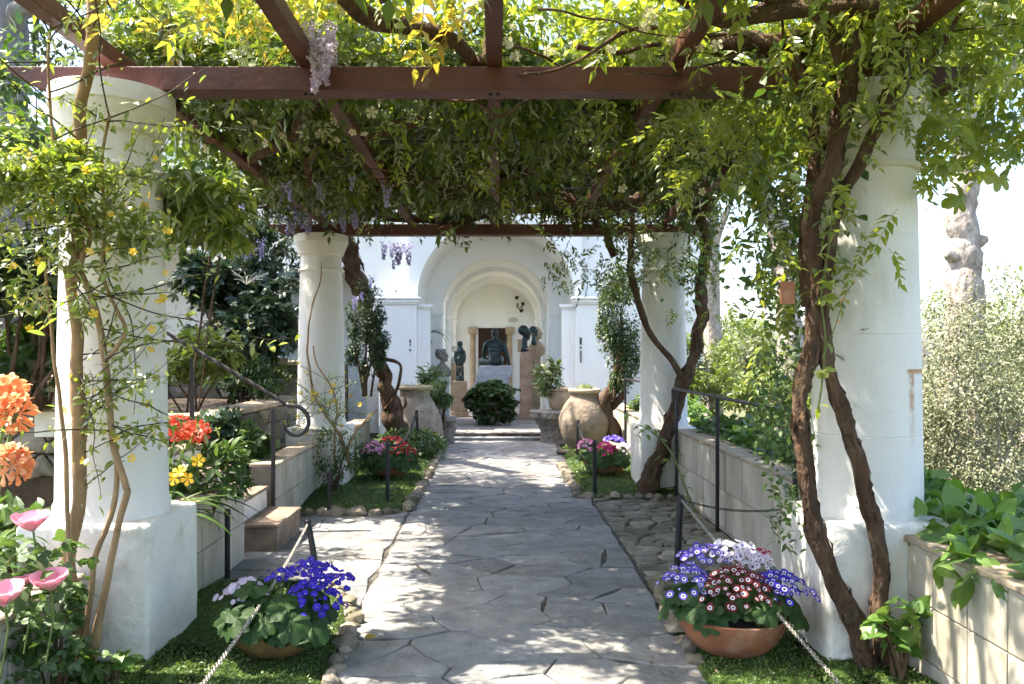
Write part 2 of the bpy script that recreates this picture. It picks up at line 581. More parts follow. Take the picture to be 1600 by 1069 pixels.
M['tile'] = pm('cream_wall_tile', (.55, .50, .41), .10, 5, .65, .08, 30, col2=(.33, .29, .20), mixscale=2.2, mixlo=.48, mixhi=.72, orand=.16, streak=.5)
M['grout'] = pm('tile_grout', (.25, .21, .16), .25, 9, .9, .2, 40)
M['coping'] = pm('stone_coping', (.42, .34, .25), .25, 5, .8, .35, 30, col2=(.28, .22, .15), mixscale=3, orand=.12)
M['terracotta'] = pm('terracotta', (.33, .135, .07), .28, 6, .85, .35, 24, col2=(.46, .30, .20), mixscale=3.5, mixlo=.5, mixhi=.68, streak=.3)
M['glazed'] = pm('glazed_brown_bowl', (.19, .10, .045), .3, 6, .35, .15, 30, col2=(.28, .22, .08), mixscale=5, spec=.5)
M['step'] = pm('terracotta_step', (.29, .215, .16), .3, 6, .85, .3, 35, col2=(.15, .115, .085), mixscale=4)
M['jar'] = pm('old_clay_jar', (.29, .25, .20), .3, 7, .9, .9, 22, col2=(.24, .19, .145), mixscale=5, mixlo=.48, mixhi=.68)
M['jar2'] = pm('old_ochre_jar', (.25, .20, .15), .35, 7, .9, 1.0, 20, col2=(.19, .14, .10), mixscale=7, mixlo=.52, mixhi=.66)
M['iron'] = pm('black_iron', (.022, .021, .024), .3, 12, .45, .15, 60, spec=.5, metal=.3)
M['rail'] = pm('painted_rail', (.028, .024, .028), .3, 12, .4, .1, 60, spec=.5)
M['chain'] = pm('galvanised_chain', (.48, .45, .40), .35, 30, .4, .1, 80, metal=.8)
M['bark'] = pm('vine_bark', (.10, .058, .036), .4, 12, .95, 1.0, 32, col2=(.17, .115, .075), mixscale=9, streak=.75, bdist=.06)
M['bark_pale'] = pm('pale_smooth_bark', (.36, .235, .125), .25, 10, .8, .4, 30, col2=(.27, .17, .09), mixscale=6, streak=.3)
M['bark_tree'] = pm('tree_bark', (.32, .27, .23), .4, 9, .95, 1.0, 10, col2=(.44, .39, .35), mixscale=3, streak=.5, bdist=.06)
M['bark_grey'] = pm('grey_bark', (.20, .19, .19), .35, 8, .95, 1.0, 14, col2=(.30, .29, .29), mixscale=3, streak=.7, bdist=.06)
M['twig'] = pm('twig', (.06, .05, .03), .2, 10, .8, 0)
M['stemg'] = pm('green_stem', (.13, .17, .05), .2, 10, .7, 0)
M['marble'] = pm('pale_marble', (.55, .55, .57), .12, 4, .7, .2, 14, col2=(.36, .36, .40), mixscale=4, mixlo=.55, mixhi=.75)
M['pinkmarble'] = pm('orange_pink_marble', (.50, .30, .20), .18, 6, .6, .1, 20, col2=(.58, .42, .32), mixscale=5)
M['sand'] = pm('sandstone', (.42, .31, .21), .18, 6, .8, .3, 20, col2=(.30, .22, .15), mixscale=4)
M['bronze'] = pm('dark_bronze', (.032, .048, .050), .4, 8, .38, .15, 40, col2=(.05, .08, .075), mixscale=4, metal=.55, spec=.5)
M['oldbust'] = pm('old_bust_stone', (.24, .22, .20), .3, 14, .85, .6, 40, col2=(.12, .105, .09), mixscale=9)
M['door'] = pm('dark_door', (.035, .016, .010), .3, 5, .5, .1, 40)
M['loggia_floor'] = pm('loggia_floor_slab', (.34, .31, .285), .2, 4, .7, .15, 30, col2=(.26, .215, .19), mixscale=2, orand=.2)
M['earth'] = pm('ground_earth', (.12, .11, .06), .3, 1.5, .95, .4, 12, col2=(.08, .11, .03), mixscale=.6)
M['turf'] = pm('moss_turf', (.035, .065, .012), .4, 14, .95, .6, 60)
M['white_stone'] = pm('plaque_marble', (.6, .58, .52), .15, 10, .7, .1, 30)
M['blackbit'] = pm('dark_fragment', (.05, .045, .04), .3, 12, .7, .1, 30)

M['vine'] = lm('vine_leaf', (.055, .11, .016), (.13, .19, .03), tcol=(1.7, 1.5, .6), trans=.46)
M['vine_lime'] = lm('sunlit_vine_leaf', (.14, .21, .03), (.27, .31, .045), tcol=(1.8, 1.7, .8), trans=.6)  # lime copy of the vine leaf; the look of backlighting is in the colour
M['vine_dark'] = lm('dark_vine_leaf', (.032, .068, .014), (.070, .115, .022), tcol=(1.7, 1.5, .6), trans=.42)  # darker copy; in the canopy layers it puts shade into the leaf colour
M['yellowleaf'] = lm('yellowing_leaf', (.42, .30, .05), (.36, .34, .06), tcol=(1.6, 1.5, .8), trans=.6)
M['jas'] = lm('jasmine_leaf', (.11, .19, .03), (.26, .31, .05), tcol=(1.8, 1.7, .8), trans=.55, rough=.35, spec=.6)
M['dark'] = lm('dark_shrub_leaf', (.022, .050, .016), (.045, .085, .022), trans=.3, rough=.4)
M['fatsia'] = lm('fatsia_leaf', (.025, .060, .035), (.055, .10, .05), trans=.3, rough=.35, spec=.5)
M['mid'] = lm('shrub_leaf', (.045, .10, .02), (.09, .16, .03), trans=.4)
M['light'] = lm('light_shrub_leaf', (.11, .17, .03), (.18, .24, .045), trans=.5)
M['silver'] = lm('silvery_shrub_leaf', (.10, .125, .055), (.27, .275, .16), trans=.16, rough=.55)
M['big'] = lm('cineraria_leaf', (.022, .060, .012), (.040, .092, .018), trans=.3, rough=.6, spec=.15)
M['heart'] = lm('heart_leaf', (.085, .19, .028), (.16, .28, .04), trans=.45)
M['strap'] = lm('strap_leaf', (.045, .10, .018), (.09, .15, .03), trans=.35, rough=.35)
M['moss'] = lm('moss_leaf', (.055, .12, .012), (.14, .21, .025), trans=.35)
M['varieg'] = lm('variegated_leaf', (.05, .10, .02), (.20, .24, .07), trans=.35)
M['palm'] = lm('palm_leaf', (.03, .06, .025), (.05, .09, .035), trans=.3)

def fm(name, c1, c2=None, trans=.3):
    return lm(name, c1, c2 or tuple(min(1, x * 1.25) for x in c1), tcol=(1.1, 1.1, 1.1), trans=trans, rough=.6, spec=.2)
M['f_yellow'] = fm('yellow_petal', (.80, .52, .03), (.85, .62, .05))
M['f_orange'] = fm('orange_petal', (.82, .28, .10), (.88, .46, .24))
M['f_red'] = fm('coral_red_petal', (.75, .07, .03), (.80, .14, .06))
M['f_pink'] = fm('pink_petal', (.80, .34, .48), (.85, .48, .57))
M['f_lilac'] = fm('lilac_petal', (.42, .38, .70), (.60, .55, .80))
M['f_palelilac'] = fm('pale_lilac_petal', (.62, .50, .68), (.72, .64, .76))
M['f_blue'] = fm('blue_violet_petal', (.022, .008, .36), (.05, .018, .50), .2)
M['f_purple'] = fm('violet_petal', (.07, .035, .42), (.16, .11, .55), .2)
M['f_maroon'] = fm('maroon_petal', (.115, .004, .012), (.17, .008, .018), .2)
M['f_white'] = fm('white_petal', (.78, .78, .80), (.82, .80, .84))
M['f_magenta'] = fm('magenta_petal', (.42, .01, .12), (.55, .02, .16), .2)
M['f_crimson'] = fm('crimson_petal', (.32, .008, .02), (.45, .015, .03), .2)
M['f_pinkd'] = fm('deep_pink_petal', (.62, .10, .36), (.70, .22, .46), .2)
M['f_eye'] = fm('flower_eye', (.03, .01, .05), (.04, .015, .06), .1)
M['f_cream'] = fm('cream_petal', (.72, .66, .42), (.78, .74, .55))

M['litter'] = lm('dry_leaf', (.16, .09, .04), (.42, .30, .18), tcol=(1, 1, 1), trans=.2)

T = {
    'min': t_min(), 'narrow': t_min(.26, .06, .18), 'leaf': t_leaf(), 'lance': t_leaf(.30, .08, .3), 'oval': t_leaf(.62, .1, .15, .45),
    'c1': t_compound(4, .36, .125, .35, 1), 'c2': t_compound(5, .32, .11, .55, 2), 'c3': t_compound(3, .42, .15, .25, 3), 'c4': t_compound(4, .34, .12, .75, 4),
    'lob5': t_lobed(5, .42, .04, .15, 2.3, 2), 'lob7': t_lobed(7, .6, .03, .1, 2.2, 3), 'cin1': t_lobed(9, .14, .05, .18, 2.75, 4), 'cin2': t_lobed(8, .18, .07, .10, 2.7, 5), 'ivy': t_lobed(3, .45, .03, .1, 1.9, 6, False),
    'petal': t_petal(), 'c5': t_compound(3, .50, .19, .3, 7), 'c6': t_compound(5, .40, .15, .9, 8), 'florc': t_floret(cup=.55), 'florfc': t_floret(((0, .13), (.13, .16), (.16, 1)), 9, .5), 'heart': t_heart(), 'heart2': t_heart(.3), 'strap': t_strap(.075, .5), 'strap2': t_strap(.06, .8), 'blade': t_strap(.035, .6, 4), 'tri': t_min(.8, .05, .1),
    'flor': t_floret(), 'florf': t_floret(((0, .13), (.13, .16), (.16, 1)), 9, .1), 'star': t_star(), 'star6': t_star(6, .7, .55), 'disc': t_floret(((0, .1), (.1, .3), (.3, 1)), 4, .3),
}
CAN = [T['c1'], T['c2'], T['c3'], T['c4'], T['c5'], T['c6']]

# ================================================================== THE SETTING
def sheet(name, x0, x1, y0, y1, z, nx, ny, amp, mat, fall=0, kind='structure', parent=None):
    m = MB()
    for j in range(ny + 1):
        for i in range(nx + 1):
            x = x0 + (x1 - x0) * i / nx; y = y0 + (y1 - y0) * j / ny
            m.v.append((x, y, z + amp * nz((x, y, 0), .35) + (fall(x, y) if fall else 0)))
    for j in range(ny):
        for i in range(nx):
            a = j * (nx + 1) + i
            m.f.append((a, a + 1, a + nx + 2, a + nx + 1)); m.m.append(0)
    o = m.build(name, mat, parent, smooth=True)
    if kind and not parent: o['kind'] = kind
    return o

# the garden lies on a hillside: level around the pergola, falling away to the right
def slope(x, y):
    d = max(0, x - 3.2)
    return -min(9, .05 * d * d) + (0 if x > -9 else min(6, .04 * (-9 - x) ** 1.5))
sheet('ground', -400, 400, -60, 600, -.09, 160, 132, 0.0, M['earth'], slope)

def clip(poly, a, b, c):
    """keep a*x+b*y<=c"""
    out = []
    n = len(poly)
    for i in range(n):
        p, q = poly[i], poly[(i + 1) % n]
        dp, dq = a * p[0] + b * p[1] - c, a * q[0] + b * q[1] - c
        if dp <= 0: out.append(p)
        if (dp < 0 < dq) or (dq < 0 < dp):
            t = dp / (dp - dq)
            out.append((p[0] + (q[0] - p[0]) * t, p[1] + (q[1] - p[1]) * t))
    return out

def voronoi(rect, su, sv, rnd, jit=.42, drop=0.0, sk=1.0):
    """irregular convex cells in rect (u0,u1,v0,v1), typical size su x sv"""
    u0, u1, v0, v1 = rect
    seeds = []
    rows = max(1, round((v1 - v0) / sv))
    for j in range(rows):
        nn = max(1, round((u1 - u0) / su * rnd.uniform(.75, 1.25)))
        for i in range(nn):
            if rnd.random() < drop: continue
            seeds.append((u0 + (i + .5 + rnd.uniform(-jit, jit)) * (u1 - u0) / nn, v0 + (j + .5 + rnd.uniform(-jit, jit)) * (v1 - v0) / rows))
    k = su / sv
    cells = []
    for s in seeds:
        poly = [(u0, v0 * k), (u1, v0 * k), (u1, v1 * k), (u0, v1 * k)]
        S = (s[0], s[1] * k)
        near = sorted(seeds, key=lambda q: (q[0] - s[0]) ** 2 + ((q[1] - s[1]) * k) ** 2)[1:22]
        for q in near:
            Q = (q[0], q[1] * k)
            a, b = Q[0] - S[0], Q[1] - S[1]
            poly = clip(poly, a, b, a * (S[0] + Q[0]) / 2 + b * (S[1] + Q[1]) / 2)
            if len(poly) < 3: break
        if len(poly) >= 3:
            cells.append([(x, y / k) for x, y in poly])
    return cells

def piece(poly, to3d, gap, thick, bev, rnd, bulge=0.0, tilt=0.0, jit=.01, step=.18):
    """one stone: polygon shrunk by gap, edges chipped, raised by thick with a bevelled rim"""
    cx = sum(p[0] for p in poly) / len(poly); cy_ = sum(p[1] for p in poly) / len(poly)
    ring = []
    n = len(poly)
    for i in range(n):
        p, q = poly[i], poly[(i + 1) % n]
        L = math.hypot(q[0] - p[0], q[1] - p[1])
        if L < .012: continue
        k = max(1, min(3, int(L / step)))
        for j in range(k):
            t = j / k
            x, y = p[0] + (q[0] - p[0]) * t, p[1] + (q[1] - p[1]) * t
            if j: x += rnd.uniform(-jit, jit); y += rnd.uniform(-jit, jit)
            d = math.hypot(x - cx, y - cy_) or 1
            s = max(.3, 1 - gap * rnd.uniform(.6, 1.5) / d)
            ring.append((cx + (x - cx) * s, cy_ + (y - cy_) * s, d * s))
    n = len(ring)
    if n < 3: return None
    tx, ty = rnd.uniform(-tilt, tilt), rnd.uniform(-tilt, tilt)
    h = thick * rnd.uniform(.85, 1.15)
    m = MB()
    def at(x, y, z): return to3d(x, y, z)
    lo = [at(x, y, -.02) for x, y, d in ring]
    mi = [at(x, y, h - bev + tx * (x - cx) + ty * (y - cy_)) for x, y, d in ring]
    hi = [at(cx + (x - cx) * max(.2, 1 - bev * 1.3 / max(d, .02)), cy_ + (y - cy_) * max(.2, 1 - bev * 1.3 / max(d, .02)), h + tx * (x - cx) + ty * (y - cy_)) for x, y, d in ring]
    m.v = [tuple(v) for v in lo + mi + hi]
    for i in range(n):
        j = (i + 1) % n
        m.f += [(i, j, n + j, n + i), (n + i, n + j, 2 * n + j, 2 * n + i)]
    if bulge:
        m.v.append(tuple(at(cx, cy_, h + bulge)))
        m.f += [(2 * n + i, 2 * n + (i + 1) % n, 3 * n) for i in range(n)]
    else:
        m.f.append(tuple(range(2 * n, 3 * n)))
    m.m = [0] * len(m.f)
    return m

# ---- the paved path: a mortar bed and irregular slabs
rp = random.Random(11)
path = MB().box(-.9, 1.12, -1.0, 14.85, -.06, -.012).box(-2.1, -.9, 4.95, 8.35, -.06, -.012).build('path', M['mortar'])
tag(path, kind='structure')
for cell in voronoi((-.88, 1.05, 1.2, 14.8), .46, .30, rp, .55) + voronoi((-2.02, -.89, 4.95, 8.3), .5, .36, rp, .44):
    q = piece(cell, lambda x, y, z: (x, y, z - .028), .0062, .028, .006, rp, 0, .008, .028, .14)
    if q: q.build('slab', M['slab'], path)
# rough cobbles to the right of the path
rub = MB().box(1.06, 2.12, 5.2, 9.3, -.07, -.025).build('rubble_paving', M['soil'])
tag(rub, kind='structure')
for cell in voronoi((1.07, 2.08, 5.2, 9.3), .22, .16, rp, .48):
    q = piece(cell, lambda x, y, z: (x, y, z - .045), .012, .040, .012, rp, .006, .08, .02, .1)
    if q: q.build('cobble', M['rubble'], rub)

# ---- planted beds with moss and a kerb of rocks
def rock_mesh(seed):
    bm = bmesh.new()
    bmesh.ops.create_icosphere(bm, subdivisions=1, radius=1)
    r = random.Random(seed)
    for v in bm.verts:
        v.co *= 1 + .35 * nz(v.co, 1.3, seed * 3.1) + r.uniform(-.12, .12)
        v.co.z = max(v.co.z, -.45)
    me = bpy.data.meshes.new('rock'); bm.to_mesh(me); bm.free()
    me.materials.append(M['rock'])
    return me
ROCKS = [rock_mesh(i) for i in range(7)]

def bed(label, outline, top, n_leaf, lsize, rocks):
    """outline: list of (x,y); rocks: list of edge spans (i0,i1) that carry kerb stones"""
    n = len(outline)
    pts = []
    for i in range(n):
        p, q = outline[i], outline[(i + 1) % n]
        L = math.hypot(q[0] - p[0], q[1] - p[1])
        k = max(2, int(L / .12))
        for j in range(k): pts.append((p[0] + (q[0] - p[0]) * j / k, p[1] + (q[1] - p[1]) * j / k))
    cx = sum(p[0] for p in pts) / len(pts); cy_ = sum(p[1] for p in pts) / len(pts)
    m = MB(); K = 12; N = len(pts)
    def hz(x, y, t): return -.02 + (top + .02) * (1 - t ** 6) + .022 * nz((x, y, 0), 2.2) + .012 * nz((x, y, 3), 7)
    for i in range(1, K + 1):
        t = (i / K) ** .7
        for x, y in pts:
            X, Y = cx + (x - cx) * t, cy_ + (y - cy_) * t
            m.v.append((X, Y, hz(X, Y, t)))
    m.f = [(i * N + k, i * N + (k + 1) % N, (i + 1) * N + (k + 1) % N, (i + 1) * N + k) for i in range(K - 1) for k in range(N)]
    m.v.append((cx, cy_, hz(cx, cy_, 0)))
    m.f += [(len(m.v) - 1, k, (k + 1) % N) for k in range(N)]
    m.m = [0] * len(m.f)
    b = m.build('planted_bed', M['turf'], smooth=True)
    tag(b, kind='structure')
    A = np.array(pts)
    k = RNG.integers(0, N, n_leaf); u = RNG.uniform(0, 1, n_leaf)[:, None]
    e = A[k] * (1 - u) + A[(k + 1) % N] * u
    t = np.sqrt(RNG.uniform(0, 1.0, n_leaf))[:, None]
    xy = np.array([[cx, cy_]]) + (e - np.array([[cx, cy_]])) * t
    z = np.array([hz(x, y, tt) for (x, y), tt in zip(xy, t[:, 0])]) + RNG.uniform(-.004, lsize * .5, n_leaf)
    pos = np.column_stack([xy, z])
    ob = scatter('moss', [T['tri'], T['min']], pos, rdir(n_leaf, .25), rdir(n_leaf, 1.1), RNG.uniform(.6, 1.3, n_leaf) * lsize, M['moss'], None)
    tag(ob, label, 'ground cover')
    for p, q, s in rocks:
        L = math.hypot(q[0] - p[0], q[1] - p[1])
        d = 0
        while d < L:
            r = s * random.uniform(.7, 1.35)
            t = d / L
            x = p[0] + (q[0] - p[0]) * t + random.uniform(-.015, .015); y = p[1] + (q[1] - p[1]) * t + random.uniform(-.015, .015)
            link('kerb_stone', random.choice(ROCKS), b, (x, y, random.uniform(-.02, .02) + r * .2), (random.uniform(-.3, .3), random.uniform(-.3, .3), random.uniform(0, 6.3)), (r * random.uniform(.9, 1.3), r * random.uniform(.8, 1.1), r * random.uniform(.6, .95)))
            d += r * 1.75
    return b
bed('low green moss carpet around the purple flower bowl by the left column', [(-2.25, 2.3), (-.86, 2.3), (-.80, 3.6), (-.84, 4.6), (-.93, 5.15), (-1.12, 5.55), (-1.45, 5.78), (-2.25, 5.8)], .05, 30000, .016,
    [((-.80, 3.0), (-.85, 4.9), .05), ((-.86, 4.9), (-1.15, 5.6), .045)])
bed('mossy lawn beside the path below the left jar', [(-2.25, 7.98), (-1.2, 7.98), (-.95, 8.12), (-.87, 8.5), (-.88, 14.2), (-2.25, 14.2)], .07, 26000, .024,
    [((-2.0, 8.0), (-1.2, 8.0), .085), ((-1.2, 8.0), (-.93, 8.2), .08), ((-.9, 8.25), (-.9, 13.8), .06)])
bed('bright moss carpet under the terracotta bowl by the right column', [(1.02, 2.3), (2.25, 2.3), (2.25, 6.0), (1.35, 5.95), (1.12, 5.5), (1.04, 4.8)], .05, 30000, .016,
    [((1.04, 4.2), (1.10, 5.5), .05), ((1.1, 5.5), (1.35, 5.95), .05)])
bed('shaded moss patch around the far right flower bowl', [(.96, 8.95), (2.2, 8.9), (2.2, 14), (1.15, 14), (.92, 9.5)], .07, 14000, .024,
    [((.93, 9.0), (.93, 11.5), .07), ((.95, 8.95), (2.05, 8.92), .06)])

# ---- tiled planter walls
def tiled_wall(label, y0, y1, x, side, top, zt, tw, th, thick=.22, cop=True, base=-.05):
    """wall along y with its tiled face at x looking towards side (-1 left, +1 right)"""
    xb = x - side * .006
    w = thing('planter_wall', label, 'wall', (x, (y0 + y1) / 2, 0))
    m = MB(); m.box(min(xb, xb - side * thick), max(xb, xb - side * thick), y0, y1, base, top)
    m.build('wall_core', M['grout'], w)
    ny = max(1, round((y1 - y0) / tw)); nzr = max(1, math.ceil((top - base) / th))
    for j in range(nzr):
        z1 = top - j * th; z0 = max(base, z1 - th)
        for i in range(ny):
            a, b = y0 + (y1 - y0) * i / ny, y0 + (y1 - y0) * (i + 1) / ny
            g = .0045
            d = random.uniform(-.0015, .002)
            MB().box(min(x + side * d, xb - side * .01), max(x + side * d, xb - side * .01), a + g, b - g, z0 + g, z1 - g).build('tile', M['tile'], w, bevel=.002, bseg=1)
    if cop:
        y = y0
        while y < y1 - .05:
            e = min(y1, y + random.uniform(.55, .8))
            MB().box(min(x + side * .02, x - side * (thick + .02)), max(x + side * .02, x - side * (thick + .02)), y + .002, e - .002, top + .002, top + zt).build('coping_slab', M['coping'], w, bevel=.006, bseg=1, sub=.25, rough=.004, rs=9)
            y = e
    return w
tiled_wall('cream tiled planter wall at the lower right corner, in front of the right column', 1.6, 4.13, 2.10, -1, .66, .035, .27, .27)
tiled_wall('cream tiled wall behind the iron rail, between the two right columns', 4.80, 9.36, 2.10, -1, .70, .035, .25, .35)
tiled_wall('short tiled wall behind the far right column beside the ochre jar', 10.14, 15.4, 2.10, -1, .66, .035, .25, .33)
tiled_wall('cream tiled planter wall at the lower left corner, under the pink flowers', 1.6, 4.06, -2.10, 1, .47, .035, .29, .29)
tiled_wall('tiled wall between the near left column and the stair', 4.80, 6.30, -1.98, 1, .60, .035, .30, .31)
tiled_wall('tiled wall from the stair to the far left column', 7.42, 9.36, -2.05, 1, .56, .035, .22, .30)
tiled_wall('low wall running behind the far left column to the villa', 10.14, 13.0, -2.05, 1, .52, .035, .25, .30)
# soil inside the planters
for nm, a in (('planter_soil', (2.30, 3.4, 1.6, 15.4, -.3, .60)), ('planter_soil', (-3.4, -2.30, 1.6, 6.3, -.3, .45)), ('planter_soil', (-2.8, -2.25, 7.5, 13, -.3, .46))):
    tag(MB().box(*a).build(nm, M['soil'], sub=.4, rough=.03), kind='structure')

# ---- stair on the left
st = thing('garden_stair', 'terracotta topped steps climbing left between the tiled walls', 'stair', (-2.1, 6.9, 0))
for i in range(6):
    x1 = -1.77 - .30 * i; z = .225 + .19 * i
    MB().box(x1 - .5, x1 - .015, 6.53, 7.28, -.04 if i == 0 else z - .24, z - .032).build('riser', M['plaster_dirty'] if i else M['step'], st, bevel=.006)
    MB().box(x1 - .5, x1, 6.515, 7.295, z - .030, z).build('tread', M['step'], st, bevel=.008)

# ---- stone terraces behind the stair
def stone_wall(label, mk, rect, su, sv, core, cops):
    w = thing('terrace_wall', label, 'wall', core[:3])
    MB().box(*core[3]).build('wall_core', M['soil'], w)
    rr = random.Random(len(label))
    for cell in voronoi(rect, su, sv, rr, .45):
        q = piece(cell, mk, .012, .05, .018, rr, .015, .12, .02, .12)
        if q: q.build('stone', M['stone'], w)
    for c in cops:
        MB().box(*c).build('coping_slab', M['coping'], w, bevel=.008, bseg=1, sub=.3, rough=.008, rs=6)
    return w
stone_wall('rubble stone terrace wall with pale coping, running back from the stair', lambda u, v, h: (-2.86 + h, u, v), (7.95, 11.6, .0, .94), .30, .22, (-2.9, 9.7, 0, (-3.2, -2.84, 7.98, 11.6, -.1, .94)),
           [(-3.16, -2.78, 7.93 + i * .92, 8.84 + i * .92, .945, 1.005) for i in range(4)])
stone_wall('rubble stone terrace wall facing the stair, left of its corner', lambda u, v, h: (u, 8.0 - h, v), (-6.5, -2.9, .0, .94), .30, .22, (-4.5, 8.1, 0, (-6.5, -3.22, 8.0, 8.3, -.1, .94)),
           [(-6.5 + i * .85, -5.66 + i * .85, 7.90, 8.25, .945, 1.005) for i in range(4)])
tag(MB().box(-7, -3.2, 8.3, 12.1, -.2, .93).build('terrace_soil', M['soil'], sub=.5, rough=.05), kind='structure')
stone_wall('upper terrace stone wall half hidden by shrubs, in front of the villa', lambda u, v, h: (u, 12.1 - h, v), (-9.5, -3.0, .93, 1.43), .34, .25, (-6, 12.2, 0, (-9.5, -3.0, 12.1, 12.5, .3, 1.43)),
           [(-9.5 + i * 1.09, -8.43 + i * 1.09, 12.02, 12.42, 1.435, 1.50) for i in range(6)])
tag(MB().box(-12, -3.0, 12.5, 16.2, -.2, 1.40).build('upper_terrace_soil', M['soil'], sub=.8, rough=.05), kind='structure')
stone_wall('timber topped terrace edge behind the orange lilies at the left border', lambda u, v, h: (u, 7.2 - h, v), (-6.5, -3.55, .5, 1.30), .3, .2, (-5, 7.3, 0, (-6.5, -3.5, 7.2, 7.5, .2, 1.30)),
           [(-6.5 + i * .99, -5.53 + i * .99, 7.12, 7.45, 1.305, 1.42) for i in range(3)])

# ================================================================== PERGOLA
def column(label, x, y, near, rust=False, r0=.287):
    c = thing('column', label, 'column', (x, y, 0), 'white round pergola columns')
    hw = .345
    m = MB().box(x - hw, x + hw, y - hw, y + hw, -.08, .74)
    m.build('pedestal', M['plaster_dirty'], c, bevel=.026, bseg=3, sub=.14, rough=.012, rs=3.0, smooth=.9)
    prof = [(r0 + .012, .735), (r0 + .012, .80), (r0, .82)]
    seams = [1.18, 1.72, 2.25] if rust else [1.5, 2.2]
    z = .82
    top = 2.60
    for s in seams:
        for t in (.33, .66): prof.append((0, z + (s - z) * t))
        prof += [(0, s - .004), (-.003, s), (0, s + .004)]
        z = s
    prof += [(0, top)]
    pr = []
    for r, zz in prof:
        if r <= 0:
            u = (zz - .8) / 2.2
            r = r0 - .045 * u ** 1.4 + r
        pr.append((r, zz))
    M_ = M['rustcol'] if rust else M['plaster']
    MB().lathe(pr, (x, y, 0), 64).build('shaft', M_, c, smooth=.6)
    r1 = pr[-1][0]
    cap = [(r1 - .002, 2.60), (r1 + .018, 2.605), (r1 + .028, 2.62), (r1 + .018, 2.638), (r1 - .006, 2.645), (r1 - .008, 2.80), (r1 + .012, 2.81), (r1 + .018, 2.83), (r1 + .035, 2.87), (r1 + .058, 2.93), (r1 + .062, 2.95), (r1 + .070, 2.952), (r1 + .072, 3.0), (r1 + .066, 3.048), (.05, 3.048)]
    MB().lathe(cap, (x, y, 0), 64).build('capital', M['plaster'] if not near else M['plaster'], c, smooth=.6)
    return c

# the right column carries a rust streak below one drum joint
m_ = pm('rust_streaked_plaster', (.83, .80, .75), .05, 3, .85, .35, 14, col2=(.64, .60, .51), mixscale=2.4, mixlo=.54, mixhi=.78, streak=.55, crack=.3, bdist=.03)
t = m_.node_tree; N_ = t.nodes; L_ = t.links
g_ = N_.new('ShaderNodeNewGeometry'); sx = N_.new('ShaderNodeSeparateXYZ'); L_.new(g_.outputs['Position'], sx.inputs[0])
def mrange(sock, a, b, c=0, d=1):
    n = N_.new('ShaderNodeMapRange'); n.interpolation_type = 'SMOOTHSTEP'
    n.inputs['From Min'].default_value = a; n.inputs['From Max'].default_value = b
    n.inputs['To Min'].default_value = c; n.inputs['To Max'].default_value = d
    L_.new(sock, n.inputs['Value']); return n.outputs['Result']
def mulv(*s):
    o = s[0]
    for q in s[1:]:
        n = N_.new('ShaderNodeMath'); n.operation = 'MULTIPLY'; L_.new(o, n.inputs[0]); L_.new(q, n.inputs[1]); o = n.outputs[0]
    return o
nn_ = N_.new('ShaderNodeTexNoise'); nn_.inputs['Scale'].default_value = 22; L_.new(g_.outputs['Position'], nn_.inputs['Vector'])
mk1 = mulv(mrange(sx.outputs['X'], 2.145, 2.17), mrange(sx.outputs['X'], 2.20, 2.18), mrange(sx.outputs['Z'], 1.05, 1.50), mrange(sx.outputs['Z'], 1.535, 1.525), mrange(nn_.outputs['Fac'], .25, .6))
mk2 = mulv(mrange(sx.outputs['X'], 2.135, 2.155), mrange(sx.outputs['Z'], 1.50, 1.525), mrange(sx.outputs['Z'], 1.54, 1.532))
mk3 = N_.new('ShaderNodeMath'); mk3.operation = 'MAXIMUM'; L_.new(mk1, mk3.inputs[0]); L_.new(mk2, mk3.inputs[1])
bs_ = N_['Principled BSDF']; src = bs_.inputs['Base Color'].links[0].from_socket
mx_ = N_.new('ShaderNodeMix'); mx_.data_type = 'RGBA'; mx_.inputs['B'].default_value = (.46, .20, .05, 1)
sc_ = N_.new('ShaderNodeMath'); sc_.operation = 'MULTIPLY'; sc_.inputs[1].default_value = .85; L_.new(mk3.outputs[0], sc_.inputs[0])
L_.new(sc_.outputs[0], mx_.inputs['Factor']); L_.new(src, mx_.inputs['A']); L_.new(mx_.outputs['Result'], bs_.inputs['Base Color'])
M['rustcol'] = m_

column('near left white column, behind the pale jasmine stems', -2.12, 4.43, True)
column('near right white column, behind the brown vine trunks, rust streak on its shaft', 2.045, 4.43, True, True)
column('far left white column, with yellow jasmine climbing it', -2.13, 9.75, False)
column('far right white column, with a dark forked vine trunk leaning on it', 2.04, 9.75, False)

pg = thing('pergola', 'brown pergola roof of cross beams and long rafters on the white columns', 'pergola', (0, 7, 3.05))
def cross_beam(y, x0, x1, dz=0):
    m = MB()
    a, b = 3.051 + dz, 3.181 + dz
    m.prism([(x0, b), (x0, b - .03), (x0 + .20, a), (x1 - .20, a), (x1, b - .03), (x1, b)], y - .08, y + .08)
    m.build('cross_beam', M['beam'], pg, bevel=.005, bseg=2)
cross_beam(4.43, -2.66, 2.7); cross_beam(9.75, -2.75, 2.65)
for x in (-2.1, -1.03, -.01, .99, 2.04):
    m = MB().box(x - .043, x + .043, -2.5, 10.1, 3.184, 3.274)
    m.build('rafter', M['beam'], pg, bevel=.004, bseg=1)
for x in (-2.1, -1.03, -.01, .99, 2.04):
    for y in (4.43, 9.75):      # bolts through the beam under each rafter
        for d in (-.02, .02):
            MB().lathe([(.006, -.004), (.011, .0), (.011, .008)], (x + d, y - .02, 3.043), 8).build('bolt', M['iron'], pg)
for y in (6.3, 8.1):
    MB().tube([(-2.4, y, 3.29), (2.4, y + .05, 3.29)], .012, 6).build('support_wire', M['iron'], pg)

